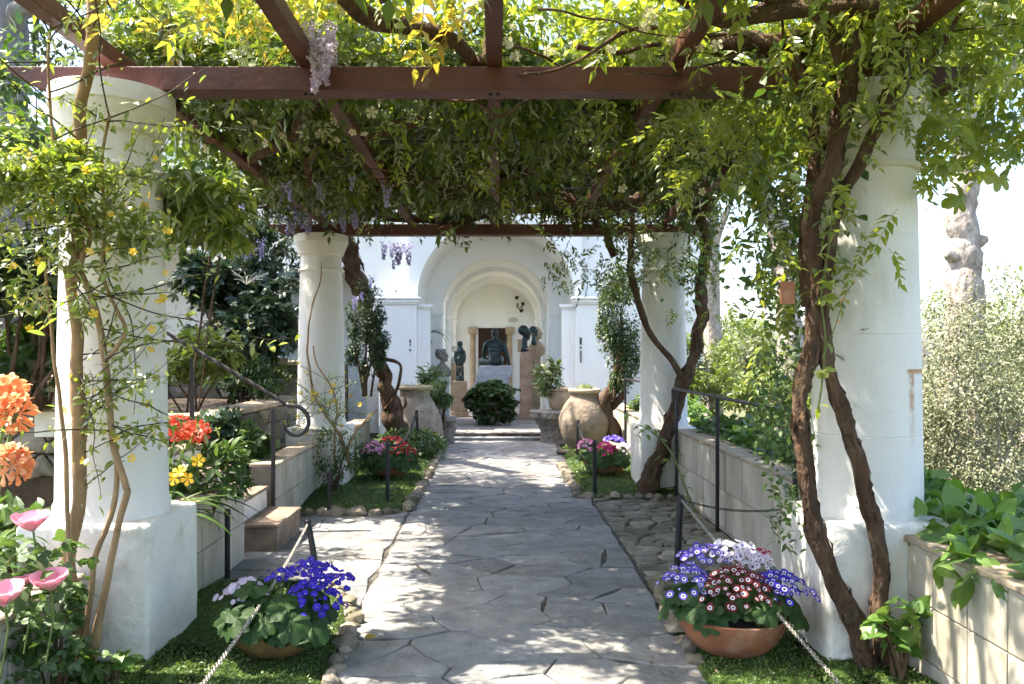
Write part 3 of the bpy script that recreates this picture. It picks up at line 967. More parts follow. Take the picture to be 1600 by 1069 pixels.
# ================================================================== VILLA
vl = thing('villa', 'whitewashed villa with a vaulted loggia and arched openings behind the pergola', 'building', (0, 16, 0))
def arch_wall(m, a0, a1, z0, z1, ops, b0, b1, swap=False, seg=28):
    """wall along axis a between b0..b1; ops = list of (centre, radius, spring z)"""
    def tr(a, b, z): return (b, a, z) if swap else (a, b, z)
    def bx(p, q, r, s):
        if q - p < 1e-4: return
        c1, c2 = tr(p, b0, r), tr(q, b1, s)
        m.box(min(c1[0], c2[0]), max(c1[0], c2[0]), min(c1[1], c2[1]), max(c1[1], c2[1]), r, s)
    cur = a0
    for c, r, zs in ops:
        bx(cur, c - r, z0, z1)
        arc = [(c - r * math.cos(math.pi * i / seg), zs + r * math.sin(math.pi * i / seg)) for i in range(seg + 1)]
        for (p, zp), (q, zq) in zip(arc[:-1], arc[1:]):
            vs = [tr(p, b0, zp), tr(q, b0, zq), tr(q, b0, z1), tr(p, b0, z1), tr(p, b1, zp), tr(q, b1, zq), tr(q, b1, z1), tr(p, b1, z1)]
            m.add(vs, [(0, 1, 2, 3), (5, 4, 7, 6), (0, 4, 5, 1), (3, 2, 6, 7)])
        cur = c + r
    bx(cur, a1, z0, z1)
    return m
FY = 16.0
ZS = 2.72
arch_wall(MB(), -1.72, 1.72, .0, 5.3, [(0, 1.58, ZS)], FY, FY + .4).build('arch_front', M['villa'], vl)
# corner piers that stand proud of the front, with impost mouldings
for s in (-1, 1):
    MB().box(min(s * 1.58, s * 2.32), max(s * 1.58, s * 2.32), FY - .14, FY - .002, 0, 2.58).build('pier', M['villa'], vl, bevel=.012)
    im = MB()
    for z0, z1, e in ((2.582, 2.62, .03), (2.622, 2.68, .06), (2.682, 2.73, .09)):
        im.box(min(s * 1.58, s * 2.32) - e, max(s * 1.58, s * 2.32) + e, FY - .14 - e, FY - .004, z0, z1)
    im.build('impost', M['villa'], vl, bevel=.008)
    # inner jamb pilaster
    MB().box(min(s * 1.33, s * 1.578), max(s * 1.33, s * 1.578), FY + .06, FY + .36, .1, 2.50).build('pilaster', M['villa'], vl, bevel=.01)
    im = MB()
    for z0, z1, e in ((2.502, 2.54, .025), (2.542, 2.60, .05)):
        im.box(min(s * (1.33), s * 1.578) - (e if s > 0 else 0), max(s * (1.33), s * 1.578) + (e if s < 0 else 0), FY + .06 - e, FY + .36 + e, z0, z1)
    im.build('impost', M['villa'], vl, bevel=.006)
arch_wall(MB(), -9.5, -1.722, 0, 6.1, [(-6.65, 1.02, 2.75), (-3.55, .92, 2.55)], FY + .25, FY + .62).build('wing_wall', M['villa'], vl)
MB().box(-9.5, -1.75, FY + 1.75, FY + 1.95, 0, 4.2).build('wing_back_wall', M['villa'], vl)
MB().box(-9.5, -1.75, FY + .63, FY + 1.96, 4.21, 4.35).build('wing_roof', M['villa'], vl)
MB().box(-4.75, -4.55, FY + .63, FY + 1.74, 0, 4.2).build('wing_partition', M['villa'], vl)
arch_wall(MB(), 1.722, 4.2, 0, 5.3, [], FY + .25, FY + .62).build('wing_wall', M['villa'], vl)
# arch mouldings over the wing arches
for c, r, zs in ((-6.65, 1.02, 2.75), (-3.55, .92, 2.55)):
    m = MB()
    for i in range(24):
        a0, a1 = math.pi * i / 24, math.pi * (i + 1) / 24
        q = [(c - rr * math.cos(a), zs + rr * math.sin(a)) for a, rr in ((a0, r + .004), (a1, r + .004), (a1, r + .12), (a0, r + .12))]
        m.add([(x, FY + .21, z) for x, z in q] + [(x, FY + .248, z) for x, z in q], [(0, 1, 2, 3), (0, 4, 5, 1), (3, 2, 6, 7)])
    m.build('arch_moulding', M['villa'], vl)
# loggia: porch bay then three groin-vaulted bays
R_ = 1.27; SP = 2.55; Y0 = 18.0; BL = 2.5; FZ = .12
arch_wall(MB(), -1.75, 1.75, FZ, 4.4, [(0, R_ - .05, SP)], Y0, Y0 + .34).build('rib_arch', M['villa'], vl)
for k in (1, 2):
    arch_wall(MB(), -R_ - .02, R_ + .02, SP, SP + R_ + .05, [(0, R_ - .12, SP)], Y0 + BL * k - .15, Y0 + BL * k + .15).build('rib_arch', M['villa'], vl)
# porch vault
m = MB()
for i in range(32):
    a0, a1 = math.pi * i / 32, math.pi * (i + 1) / 32
    m.add([(-1.58 * math.cos(a), y, ZS + 1.58 * math.sin(a)) for a in (a0, a1) for y in (FY + .4, Y0)], [(0, 1, 3, 2)])
m.build('porch_vault', M['villa'], vl, smooth=True)
for s in (-1, 1):
    arch_wall(MB(), FY + .402, Y0 - .002, 0, ZS, [(FY + 1.2, .55, 1.95)] if s < 0 else [], s * 1.58, s * 1.80, True).build('porch_side_wall', M['villa'], vl)
for k in range(3):
    ya = Y0 + .34 if k == 0 else Y0 + BL * k
    yb = Y0 + BL * (k + 1)
    yc = Y0 + BL * k + BL / 2
    m = MB(); nx, ny = 30, 24
    for j in range(ny + 1):
        for i in range(nx + 1):
            x = -R_ * math.cos(math.pi * i / nx); y = ya + (yb - ya) * j / ny
            h = max(math.sqrt(max(0, R_ * R_ - x * x)), math.sqrt(max(0, .98 ** 2 - (y - yc) ** 2)))
            m.v.append((x, y, SP + h))
    m.f = [(j * (nx + 1) + i, j * (nx + 1) + i + 1, (j + 1) * (nx + 1) + i + 1, (j + 1) * (nx + 1) + i) for j in range(ny) for i in range(nx)]
    m.m = [0] * len(m.f)
    m.build('groin_vault', M['villa'], vl, smooth=.5)
    for s in (-1, 1):
        arch_wall(MB(), ya + .001, yb - .001, FZ, 4.4, [(yc, .98, SP)], s * R_, s * (R_ + .33), True).build('arcade_wall', M['villa'], vl)
        y = Y0 + BL * (k + 1) - .15
        if k < 2:
            MB().box(min(s * 1.15, s * 1.268), max(s * 1.15, s * 1.268), y, y + .3, FZ, 2.42).build('pilaster', M['villa'], vl, bevel=.01)
            im = MB()
            for z0, z1, e in ((2.422, 2.47, .02), (2.472, 2.548, .045)):
                im.box(min(s * (1.15 - e), s * 1.266), max(s * (1.15 - e), s * 1.266), y - e, y + .3 + e, z0, z1)
            im.build('impost', M['villa'], vl, bevel=.006)
for s in (-1, 1):
    im = MB()
    for z0, z1, e in ((2.422, 2.47, .02), (2.472, 2.548, .045)):
        im.box(min(s * (1.22 - e), s * 1.70), max(s * (1.22 - e), s * 1.70), Y0 - e, Y0 - .002, z0, z1)
    im.build('impost', M['villa'], vl, bevel=.006)
arch_wall(MB(), -1.7, 1.7, 0, 4.4, [], Y0 + 7.502, Y0 + 7.8).build('end_wall', M['villa'], vl)
MB().box(-1.8, 1.8, FY + .41, Y0 + 7.8, 4.41, 4.6).build('loggia_roof', M['villa'], vl)
# door at the far end between two ochre columns
EY = Y0 + 7.5
dr = MB().box(-.56, .34, EY - .03, EY - .003, FZ, 2.42).build('door', M['door'], vl)
for i in range(4):
    MB().box(-.54 + i * .22, -.54 + i * .22 + .19, EY - .045, EY - .031, .2, 2.36).build('door_panel', M['door'], dr, bevel=.006)
MB().box(-.64, -.565, EY - .06, EY - .002, FZ, 2.5).build('door_frame', M['villa'], vl)
for x in (-.74, .44):
    d = MB().lathe([(.115, FZ), (.115, .25), (.09, .29), (.088, 1.2), (.078, 2.2), (.085, 2.21)], (x, EY - .16, 0), 20).build('door_column', M['sand'], vl, smooth=.7)
    MB().box(x - .14, x + .14, EY - .30, EY - .02, 2.22, 2.45).build('capital', M['sand'], d, bevel=.02)
MB().box(.70, .82, EY - .02, EY - .002, 1.65, 2.06).build('wall_plaque', M['sand'], vl)
MB().prism([(.55 + .17 * math.cos(i * .3142), 2.68 + .085 * math.sin(i * .3142)) for i in range(20)], EY - .02, EY - .002).build('oval_plaque', M['white_stone'], vl)
# marble fragments let into the piers
for x, z, w, h, mt in ((-1.70, 1.86, .03, .06, 'blackbit'), (-1.70, 1.79, .02, .05, 'blackbit'), (-1.70, 1.68, .03, .04, 'blackbit'), (1.68, 1.86, .04, .14, 'blackbit'), (1.68, 1.73, .035, .04, 'blackbit'), (1.68, 1.55, .035, .24, 'oldbust'), (-2.0, 2.86, .03, .03, 'blackbit')):
    MB().box(x - w / 2, x + w / 2, FY - .155 + (.14 if z > 2.5 else 0), FY - .139 + (.14 if z > 2.5 else 0), z - h / 2, z + h / 2).build('inlaid_fragment', M[mt], vl, bevel=.003, bseg=1)
# wrought iron sconce on the end wall
m = MB()
m.tube(spline([(.66, EY - .02, 3.05), (.68, EY - .15, 3.2), (.74, EY - .2, 3.0), (.82, EY - .18, 3.12), (.86, EY - .15, 2.95)], 6), .014, 6)
m.lathe([(.01, 0), (.05, .03), (.06, .1), (.05, .11)], (.66, EY - .08, 3.32), 10)
m.lathe([(.01, 0), (.05, .03), (.06, .1), (.05, .11)], (.85, EY - .2, 3.12), 10)
m.lathe([(.01, 0), (.05, .03), (.06, .1), (.05, .11)], (.80, EY - .2, 2.9), 10)
m.build('iron_sconce', M['iron'], vl, smooth=True)
# threshold and floor
fl = MB().box(-1.75, 1.75, FY - .9, Y0 + 7.5, -.08, FZ - .022).build('loggia_floor', M['mortar'])
tag(fl, kind='structure')
MB().box(-1.42, 1.42, FY - 1.12, FY - .902, -.08, .05).build('threshold_step', M['slab'], fl, bevel=.01)
rl = random.Random(5)
for cell in voronoi((-1.52, 1.52, FY - .88, FY + 2.0), .55, .30, rl, .42):
    q = piece(cell, lambda x, y, z: (x, y, FZ - .022 + z), .006, .022, .004, rl, 0, .01, .015, .2)
    if q: q.build('slab', M['loggia_floor'], fl)
for j in range(13):
    for i in range(6):
        MB().box(-1.26 + i * .42, -1.26 + i * .42 + .412, FY + 2.01 + j * .42, FY + 2.01 + j * .42 + .412, FZ - .02, FZ).build('tile', M['loggia_floor'], fl)

# ================================================================== JARS, STATUES, POTS
def jar(label, x, y, z0, H, R, mat, seed, low=False):
    j = thing('clay_jar', label, 'jar', (x, y, z0))
    prof = [(R * .42, 0), (R * .62, H * .08), (R * .84, H * .22), (R * .97, H * .38), (R, H * .48), (R * .97, H * .58), (R * .86, H * .70), (R * .70, H * .80), (R * .585, H * .85), (R * .565, H * .87), (R * .555, H * .93), (R * .575, H * .945)]
    if low: prof = [(R * .80, 0), (R * .93, H * .08), (R, H * .20), (R * .99, H * .30), (R * .93, H * .44), (R * .83, H * .58), (R * .70, H * .70), (R * .58, H * .79), (R * .53, H * .83), (R * .515, H * .86), (R * .51, H * .93), (R * .53, H * .945)]
    A = spline([(r, 0, z) for r, z in prof], 4)
    MB().lathe([(p[0], p[2]) for p in A], (x, y, z0), 56, wob=.03, seed=seed).build('body', mat, j, smooth=True)
    MB().lathe([(R * .56, H * .93), (R * .62, H * .94), (R * .645, H * .965), (R * .63, H * .99), (R * .56, H), (R * .50, H * .985), (R * .48, H * .9), (.02, H * .9)], (x, y, z0), 48, wob=.02, seed=seed + 2).build('rim', M['coping'], j, smooth=True)
    return j
jar('tall pale clay jar with spiky grass, left of the loggia entrance', -1.34, 13.2, .05, 1.04, .47, M['jar'], 3.3, True)
jar('round ochre clay jar with pitted skin, right of the loggia entrance', 1.46, 13.2, -.02, 1.06, .42, M['jar2'], 8.1)

def remeshed(name, mb, mat, parent, vox=.02, sm=6):
    o = mb.build(name, mat, parent)
    r = o.modifiers.new('remesh', 'REMESH'); r.mode = 'VOXEL'; r.voxel_size = vox; r.use_smooth_shade = True
    s = o.modifiers.new('smooth', 'SMOOTH'); s.iterations = sm; s.factor = .5
    return o
def ball(m, c, r, seg=12):
    rx, ry, rz = r if hasattr(r, '__len__') else (r, r, r)
    b = len(m.v); n = 8
    vs, fs = [(c[0], c[1], c[2] - rz)], []
    for i in range(1, n):
        a = -math.pi / 2 + math.pi * i / n
        for k in range(seg):
            t = 2 * math.pi * k / seg
            vs.append((c[0] + rx * math.cos(a) * math.cos(t), c[1] + ry * math.cos(a) * math.sin(t), c[2] + rz * math.sin(a)))
    vs.append((c[0], c[1], c[2] + rz))
    for k in range(seg): fs.append((0, 1 + (k + 1) % seg, 1 + k))
    for i in range(n - 2):
        for k in range(seg):
            a, d = 1 + i * seg + k, 1 + i * seg + (k + 1) % seg
            fs.append((a, d, d + seg, a + seg))
    e = 1 + (n - 2) * seg
    for k in range(seg): fs.append((e + k, e + (k + 1) % seg, len(vs) - 1))
    m.add(vs, fs)
def limb(m, pts):
    A = spline(pts, 5)
    m.tube(A[:, :3], A[:, 3], 12)
    for q in (A[0], A[-1]): ball(m, q[:3], q[3])

# seated bronze figure, seen from behind, on a rough marble block
SX, SY, SZ = -.02, 18.55, 1.33
sf = thing('seated_bronze_statue', 'dark green bronze seated man seen from behind, on the rough marble block', 'statue', (SX, SY, SZ))
m = MB()
def S(x, y, z): return (SX + x, SY + y, SZ + z)
ball(m, S(0, 0, .10), (.19, .17, .12))
for z, w, d, y in ((.16, .165, .12, .0), (.26, .155, .11, .01), (.36, .18, .12, .03), (.46, .21, .125, .06), (.53, .20, .11, .08)):
    ball(m, S(0, y, z), (w, d, .10))
limb(m, [(*S(0, .10, .56), .085), (*S(0, .13, .63), .062), (*S(-.01, .16, .70), .06)])
ball(m, S(-.01, .17, .745), (.082, .098, .105))
ball(m, S(-.01, .155, .775), (.088, .098, .085))
ball(m, S(-.19, .06, .505), .075); ball(m, S(.19, .06, .505), .075)
limb(m, [(*S(-.20, .06, .50), .065), (*S(-.255, .10, .34), .055), (*S(-.25, .16, .20), .047), (*S(-.2, .34, .19), .042), (*S(-.14, .46, .2), .034)])
limb(m, [(*S(.20, .06, .50), .065), (*S(.255, .02, .32), .055), (*S(.295, -.02, .18), .046), (*S(.325, -.03, .03), .034)])
ball(m, S(.33, -.01, .02), (.045, .07, .025))
limb(m, [(*S(-.10, .06, .085), .10), (*S(-.26, .22, .10), .082), (*S(-.32, .40, .10), .066), (*S(-.30, .46, -.15), .055), (*S(-.27, .44, -.40), .042), (*S(-.28, .55, -.45), .035)])
limb(m, [(*S(.09, .08, .09), .10), (*S(.12, .28, .14), .08), (*S(.13, .46, .14), .065), (*S(.13, .50, -.12), .055), (*S(.13, .47, -.38), .042), (*S(.13, .58, -.43), .035)])
remeshed('figure', m, M['bronze'], sf, .016, 4)
mbk = thing('marble_block', 'rough bluish marble block carrying the seated bronze statue', 'statue base', (SX, SY, FZ))
m = MB()
prof = [(-.40, .42, FZ, .45), (-.50, .36, .50, .45), (-.52, .34, .82, .42), (-.43, .30, .98, .40), (-.40, .36, 1.15, .40), (-.37, .44, SZ - .002, .36)]
for i, (a, b, z, d) in enumerate(prof):
    m.v += [(SX + a, SY - d, z), (SX + b, SY - d, z), (SX + b * .95, SY + d, z), (SX + a * .95, SY + d, z)]
for i in range(len(prof) - 1):
    for k in range(4): m.f.append((i * 4 + k, i * 4 + (k + 1) % 4, i * 4 + 4 + (k + 1) % 4, i * 4 + 4 + k))
m.f += [(3, 2, 1, 0), tuple(len(m.v) - 4 + k for k in range(4))]; m.m = [0] * len(m.f)
m.build('block', M['marble'], mbk, bevel=.02, sub=.12, rough=.03, rs=5)

def bust(name, label, x, y, z, s, mat, look=1, cap=False, shoulders=True, ped=None):
    b = thing(name, label, 'bust', (x, y, z))
    m = MB()
    if shoulders:
        ball(m, (x, y, z + .10 * s), (.20 * s, .12 * s, .16 * s)); ball(m, (x, y, z + .2 * s), (.13 * s, .1 * s, .1 * s))
    else:
        limb(m, [(x, y, z + .07 * s, .10 * s), (x - look * .01 * s, y, z + .16 * s, .07 * s), (x - look * .015 * s, y, z + .3 * s, .052 * s)])
        ball(m, (x + look * .085 * s, y, z + .335 * s), (.03 * s, .035 * s, .06 * s))
    limb(m, [(x, y, z + .14 * s, .062 * s), (x + look * .01, y, z + .28 * s, .050 * s), (x + look * .02 * s, y, z + .36 * s, .05 * s)])
    ball(m, (x + look * .02 * s, y, z + .45 * s), (.098 * s, .08 * s, .12 * s))
    ball(m, (x - look * .03 * s, y, z + .49 * s), (.125 * s, .10 * s, .115 * s))
    ball(m, (x + look * .12 * s, y, z + .44 * s), (.025 * s, .018 * s, .03 * s), 8)      # nose
    ball(m, (x + look * .09 * s, y, z + .365 * s), (.035 * s, .035 * s, .035 * s), 8)    # chin
    ball(m, (x + look * .10 * s, y, z + .405 * s), (.02 * s, .03 * s, .012 * s), 8)      # lips
    ball(m, (x + look * .085 * s, y, z + .485 * s), (.035 * s, .06 * s, .015 * s), 8)    # brow
    ball(m, (x - look * .01 * s, y - .085 * s, z + .44 * s), (.02 * s, .02 * s, .035 * s), 8)
    if cap:
        for k in range(16):
            a = k * .9; ball(m, (x - look * .03 * s + .08 * s * math.cos(a), y + .08 * s * math.sin(a), z + (.46 + .11 * (k % 4) / 3) * s), .035 * s, 8)
    remeshed('head', m, mat, b, .010 * s + .003, 2)
    return b
def herm(label, x, y, w, z1, mat, collar=True):
    h = thing('marble_pedestal', label, 'pedestal', (x, y, FZ))
    MB().box(x - w / 2, x + w / 2, y - w / 2, y + w / 2, FZ + .12, z1 - (.14 if collar else 0)).build('pillar', mat, h, bevel=.012)
    MB().box(x - w / 2 - .04, x + w / 2 + .04, y - w / 2 - .04, y + w / 2 + .04, FZ, FZ + .118).build('plinth', mat, h, bevel=.012)
    if collar:
        MB().lathe([(w * .46, z1 - .138), (w * .42, z1 - .10), (w * .25, z1 - .07), (w * .24, z1 - .05), (w * .36, z1 - .02), (w * .36, z1)], (x, y, 0), 20).build('collar', M['pinkmarble'], h, smooth=.6)
    return h
herm('tall pink marble pedestal under the nearer bronze head on the right of the loggia', .68, 18.35, .27, 1.74, M['pinkmarble'])
bust('bronze_head', 'dark bronze bearded head with pale green crown, nearer of the two on the right pedestals', .66, 18.35, 1.63, 1.05, M['bronze'], 1, False, False)
herm('broad sandstone pedestal behind the pink one on the right of the loggia', .92, 19.3, .30, 1.62, M['sand'], False)
bust('stone_torso', 'weathered sandstone draped torso on the broad right pedestal', .97, 19.3, 1.58, 1.15, M['sand'], 1, False, True)
bust('bronze_head', 'small dark bronze head above the sandstone torso on the right', .90, 19.0, 1.82, .74, M['bronze'], 1, False, False)
bust('stone_bust', 'pale stone bust with curly hair behind the left jar plants', -1.16, 17.2, 1.10, 1.02, M['oldbust'], 1, True)
herm('white pedestal under the curly haired stone bust on the left', -1.16, 17.2, .30, 1.12, M['marble'], False)
herm('pale block pedestal under the slim dark statue on the left of the loggia', -.86, 19.0, .34, .96, M['sand'], False)
herm('ochre pillar pedestal beside the left loggia wall', -1.02, 20.6, .26, 1.35, M['sand'], False)
bust('stone_bust', 'small cream stone head at the back of the loggia on the left', -1.02, 20.6, 1.33, .8, M['white_stone'], 1, True)
dst = thing('draped_statue', 'slim dark draped standing figure on the pale left pedestal', 'statue', (-.86, 19.0, .96))
m = MB()
prof = [(.10, .0), (.105, .05), (.085, .25), (.09, .42), (.105, .52), (.085, .60), (.105, .70), (.09, .75)]
for r, z in prof: ball(m, (-.86, 19, .965 + z), (r, r * .8, .07))
for k in range(7):
    a = k * .9; m.tube([(-.86 + .085 * math.cos(a), 19 + .07 * math.sin(a), .97), (-.86 + .075 * math.cos(a), 19 + .06 * math.sin(a), 1.5)], [.024, .014], 8)
limb(m, [(-.86, 19, 1.70, .04), (-.85, 19, 1.77, .036)])
ball(m, (-.845, 19, 1.835), (.058, .055, .075)); ball(m, (-.865, 19, 1.85), (.065, .06, .065)); ball(m, (-.89, 19, 1.78), (.04, .045, .06))
limb(m, [(-.76, 18.98, 1.66, .035), (-.735, 18.96, 1.52, .03), (-.76, 18.94, 1.40, .026)]); limb(m, [(-.96, 18.98, 1.66, .035), (-.975, 18.97, 1.5, .03), (-.94, 18.95, 1.38, .026)])
remeshed('figure', m, M['bronze'], dst, .012, 3)

# old stone capital used as a plant stand
sc_ = thing('stone_capital', 'weathered grey carved capital on the ground left of the ochre jar', 'stone fragment', (1.08, 14.6, 0))
m = MB().lathe([(.26, -.02), (.25, .08), (.27, .2), (.31, .28), (.29, .3), (.36, .40), (.44, .46), (.45, .56), (.40, .58), (.1, .58)], (1.08, 14.6, 0), 28, wob=.10, seed=4)
m.build('capital', M['oldbust'], sc_, sub=.09, rough=.02, rs=11)
pt = thing('plant_pot', 'brown clay pot holding a leafy shrub at the right loggia pier', 'pot', (1.17, 14.7, .58))
MB().lathe([(.14, .58), (.19, .64), (.225, .78), (.215, .92), (.235, .94), (.235, .975), (.20, .975), (.19, .92), (.02, .92)], (1.17, 14.7, 0), 28).build('body', M['sand'], pt, smooth=.7)
sl = thing('stone_fragment', 'broken grey capital stone behind the left jar', 'stone fragment', (-.92, 14.3, 0))
MB().lathe([(.18, -.02), (.17, .1), (.2, .28), (.16, .3), (.22, .42), (.2, .5), (.05, .5)], (-.92, 14.3, 0), 20, wob=.12, seed=9).build('fragment', M['oldbust'], sl, sub=.09, rough=.02, rs=12)
bx = thing('flat_grey_stone', 'dark flat stone slab lying in front of the ochre jar', 'stone', (1.12, 13.0, 0))
MB().box(.98, 1.35, 12.75, 13.05, -.02, .05).build('slab', M['blackbit'], bx, bevel=.015)

# ---- flower bowls
def bowl(label, x, y, z0, R, H, mat, ridges):
    b = thing('flower_bowl', label, 'flower pot', (x, y, z0))
    prof = [(R * .42, 0), (R * .62, H * .12), (R * .80, H * .36), (R * .91, H * .62), (R * .955, H * .8)]
    if ridges:
        prof += [(R * .965, H * .82), (R * .95, H * .84), (R * .985, H * .88), (R * .965, H * .90), (R * .99, H * .94)]
    prof += [(R * 1.0, H * .93), (R * 1.01, H * .97), (R * .985, H), (R * .94, H * .985), (R * .90, H * .85), (.02, H * .8)]
    MB().lathe(prof, (x, y, z0), 48, wob=.01).build('bowl', mat, b, smooth=.7)
    MB().lathe([(R * .91, H * .86), (R * .5, H * .92), (.02, H * .94)], (x, y, z0), 24, wob=.02, cap=False).build('potting_soil', M['soil'], b, smooth=True)
    return b
def cineraria(label, x, y, z, R, nleaf, heads, ls, fs, key, top):
    """heads: list of (dx,dy,dz,radius,count,petal material,inner material,dome)"""
    p = thing('cineraria_plant', label, 'flowers', (x, y, z))
    pos, fwd, nrm, sz = [], [], [], []
    for i in range(nleaf):
        a = random.uniform(0, 2 * math.pi)
        u = random.random()
        rr = R * (.35 + .75 * u)
        zz = z + .06 + .10 * (1 - u) + random.uniform(-.04, .05)
        if random.random() < .6: a = -math.pi / 2 + random.gauss(0, 1.0)
        d = Vector((math.cos(a), math.sin(a), -.45 - .6 * u + random.uniform(-.2, .3)))
        L = ls * random.uniform(.7, 1.25)
        pos.append((x + rr * math.cos(a) * .85, y + rr * math.sin(a) * .85, zz)); fwd.append(d)
        nrm.append((math.cos(a) * .6 + random.uniform(-.3, .3), math.sin(a) * .6 + random.uniform(-.3, .3), .9)); sz.append(L)
    scatter('foliage', [T['cin1'], T['cin2']], pos, fwd, nrm, sz, M['big'], p, solo=nleaf)
    m = MB()
    for k in range(14):
        a = random.uniform(0, 6.28); r = R * random.uniform(.1, .6)
        m.tube([(x + r * .3 * math.cos(a), y + r * .3 * math.sin(a), z - .03), (x + r * math.cos(a), y + r * math.sin(a), z + top * .7)], .006, 5)
    m.build('stems', M['stemg'], p)
    for (dx, dy, dz, hr, cnt, pet, inn, dome) in heads:
        pos, fwd, nrm, sz = [], [], [], []
        g = math.pi * (3 - math.sqrt(5))
        for i in range(cnt):
            r = hr * math.sqrt((i + .5) / cnt) * random.uniform(.88, 1.1); a = i * g + random.uniform(-.25, .25)
            u = r / hr
            if random.random() < .05: continue
            if u > .75: r *= random.uniform(.86, 1.08)
            nx_, ny_ = math.cos(a) * u, math.sin(a) * u
            pos.append((x + dx + r * math.cos(a), y + dy + r * math.sin(a), z + dz - dome * u * u + random.uniform(-.018, .014)))
            n = Vector((nx_ * .9 + random.uniform(-.4, .4), ny_ * .9 - .35 + random.uniform(-.4, .4), 1.0)).normalized()
            nrm.append(n); fwd.append(n.orthogonal()); sz.append(fs * (random.uniform(.62, 1.15) if random.random() > .1 else random.uniform(.3, .5)))
        scatter('flower', [T['flor'], T['florc']] if inn else [T['florf'], T['florfc']], pos, fwd, nrm, sz, [M['f_eye'], M[inn] if inn else M['f_white'], M[pet]], p, solo=cnt, solo_name='flower')
    return p
bowl('wide ridged glazed bowl of blue violet flowers by the near left column', -1.16, 4.25, .035, .265, .185, M['glazed'], True)
cineraria('blue violet cineraria spilling from the glazed bowl on the left', -1.17, 4.27, .22, .30, 46,
          [(.20, -.05, .21, .17, 120, 'f_blue', None, .14), (.13, .20, .23, .14, 60, 'f_blue', None, .05), (.30, .12, .19, .11, 40, 'f_blue', None, .06), (-.16, -.05, .19, .12, 60, 'f_palelilac', None, .06), (-.02, .16, .20, .10, 18, 'f_blue', None, .04)], .15, .021, 'L', .2)
bowl('terracotta bowl of white eyed flowers by the near right column', 1.26, 4.28, .03, .295, .215, M['terracotta'], False)
cineraria('cineraria with maroon, violet and blue white-ringed flowers in the terracotta bowl', 1.27, 4.30, .25, .33, 44,
          [(-.02, -.13, .25, .215, 130, 'f_maroon', 'f_white', .16), (.235, -.08, .21, .165, 78, 'f_blue', 'f_white', .11), (-.25, -.02, .23, .15, 70, 'f_purple', 'f_white', .11), (-.10, .14, .29, .15, 56, 'f_purple', 'f_white', .05),
           (.05, .16, .31, .13, 50, 'f_white', 'f_lilac', .04), (.16, .06, .27, .09, 26, 'f_white', 'f_palelilac', .05), (.22, .26, .25, .09, 20, 'f_magenta', None, .03), (.08, .04, .29, .14, 44, 'f_palelilac', 'f_white', .04)], .155, .024, 'R', .2)
bowl('terracotta bowl of pink and crimson flowers on the far left lawn', -1.36, 10.1, .08, .30, .18, M['terracotta'], False)
cineraria('pink and crimson cineraria on the far left lawn', -1.38, 10.1, .25, .34, 40,
          [(-.12, -.16, .26, .17, 46, 'f_pinkd', 'f_palelilac', .13), (.20, -.05, .25, .17, 56, 'f_crimson', None, .13), (.05, .15, .30, .15, 30, 'f_crimson', None, .04)], .17, .03, 'FL', .25)
bowl('dark bowl of mixed flowers on the far right bed', 1.42, 10.4, .06, .30, .18, M['terracotta'], False)
cineraria('mixed pink, magenta and lilac cineraria on the far right bed', 1.40, 10.4, .24, .36, 44,
          [(-.24, -.08, .26, .14, 36, 'f_pinkd', 'f_white', .11), (.02, -.16, .24, .15, 50, 'f_magenta', None, .12), (.26, -.08, .22, .14, 40, 'f_palelilac', 'f_white', .12), (.14, .1, .29, .14, 40, 'f_purple', None, .05)], .17, .03, 'FR', .25)

# ---- chain posts, chains, rails
def post(label, x, y, h, lean=(0, 0), r=.022):
    p = thing('chain_post', label, 'post', (x, y, 0), 'black chain posts along the path')
    MB().tube([(x, y, -.05), (x + lean[0] * .5, y + lean[1] * .5, h * .5), (x + lean[0], y + lean[1], h - .02)], r, 12).build('shaft', M['iron'], p, smooth=.8)
    MB().lathe([(r * 1.18, h - .045), (r * 1.2, h - .012), (r * .8, h), (.004, h + .003)], (x + lean[0], y + lean[1], 0), 12).build('cap', M['iron'], p, smooth=.8)
    return Vector((x + lean[0], y + lean[1], h - .03))
pA = post('leaning black post behind the blue flower bowl', -1.28, 5.75, .40, (-.10, .12))
pB = post('upright black post beside the leaning one', -1.66, 7.95, .44, (.0, .0), .02)
pC = post('black post at the front edge of the far left lawn', -1.16, 8.55, .68)
pD = post('black post in front of the tall pale jar', -1.17, 12.2, .75, (-.04, 0))
pE = post('black post beside the terracotta bowl of the near right column', 1.38, 6.1, .53, (.04, .05), .025)
pF = post('black post at the front of the far right bed', 1.13, 9.15, .63)
pG = post('black post in front of the ochre jar', 1.24, 12.2, .60, (.01, 0))
pH = post('thin black post against the wall behind the near left column', -1.93, 5.75, .50, (0, 0), .02)

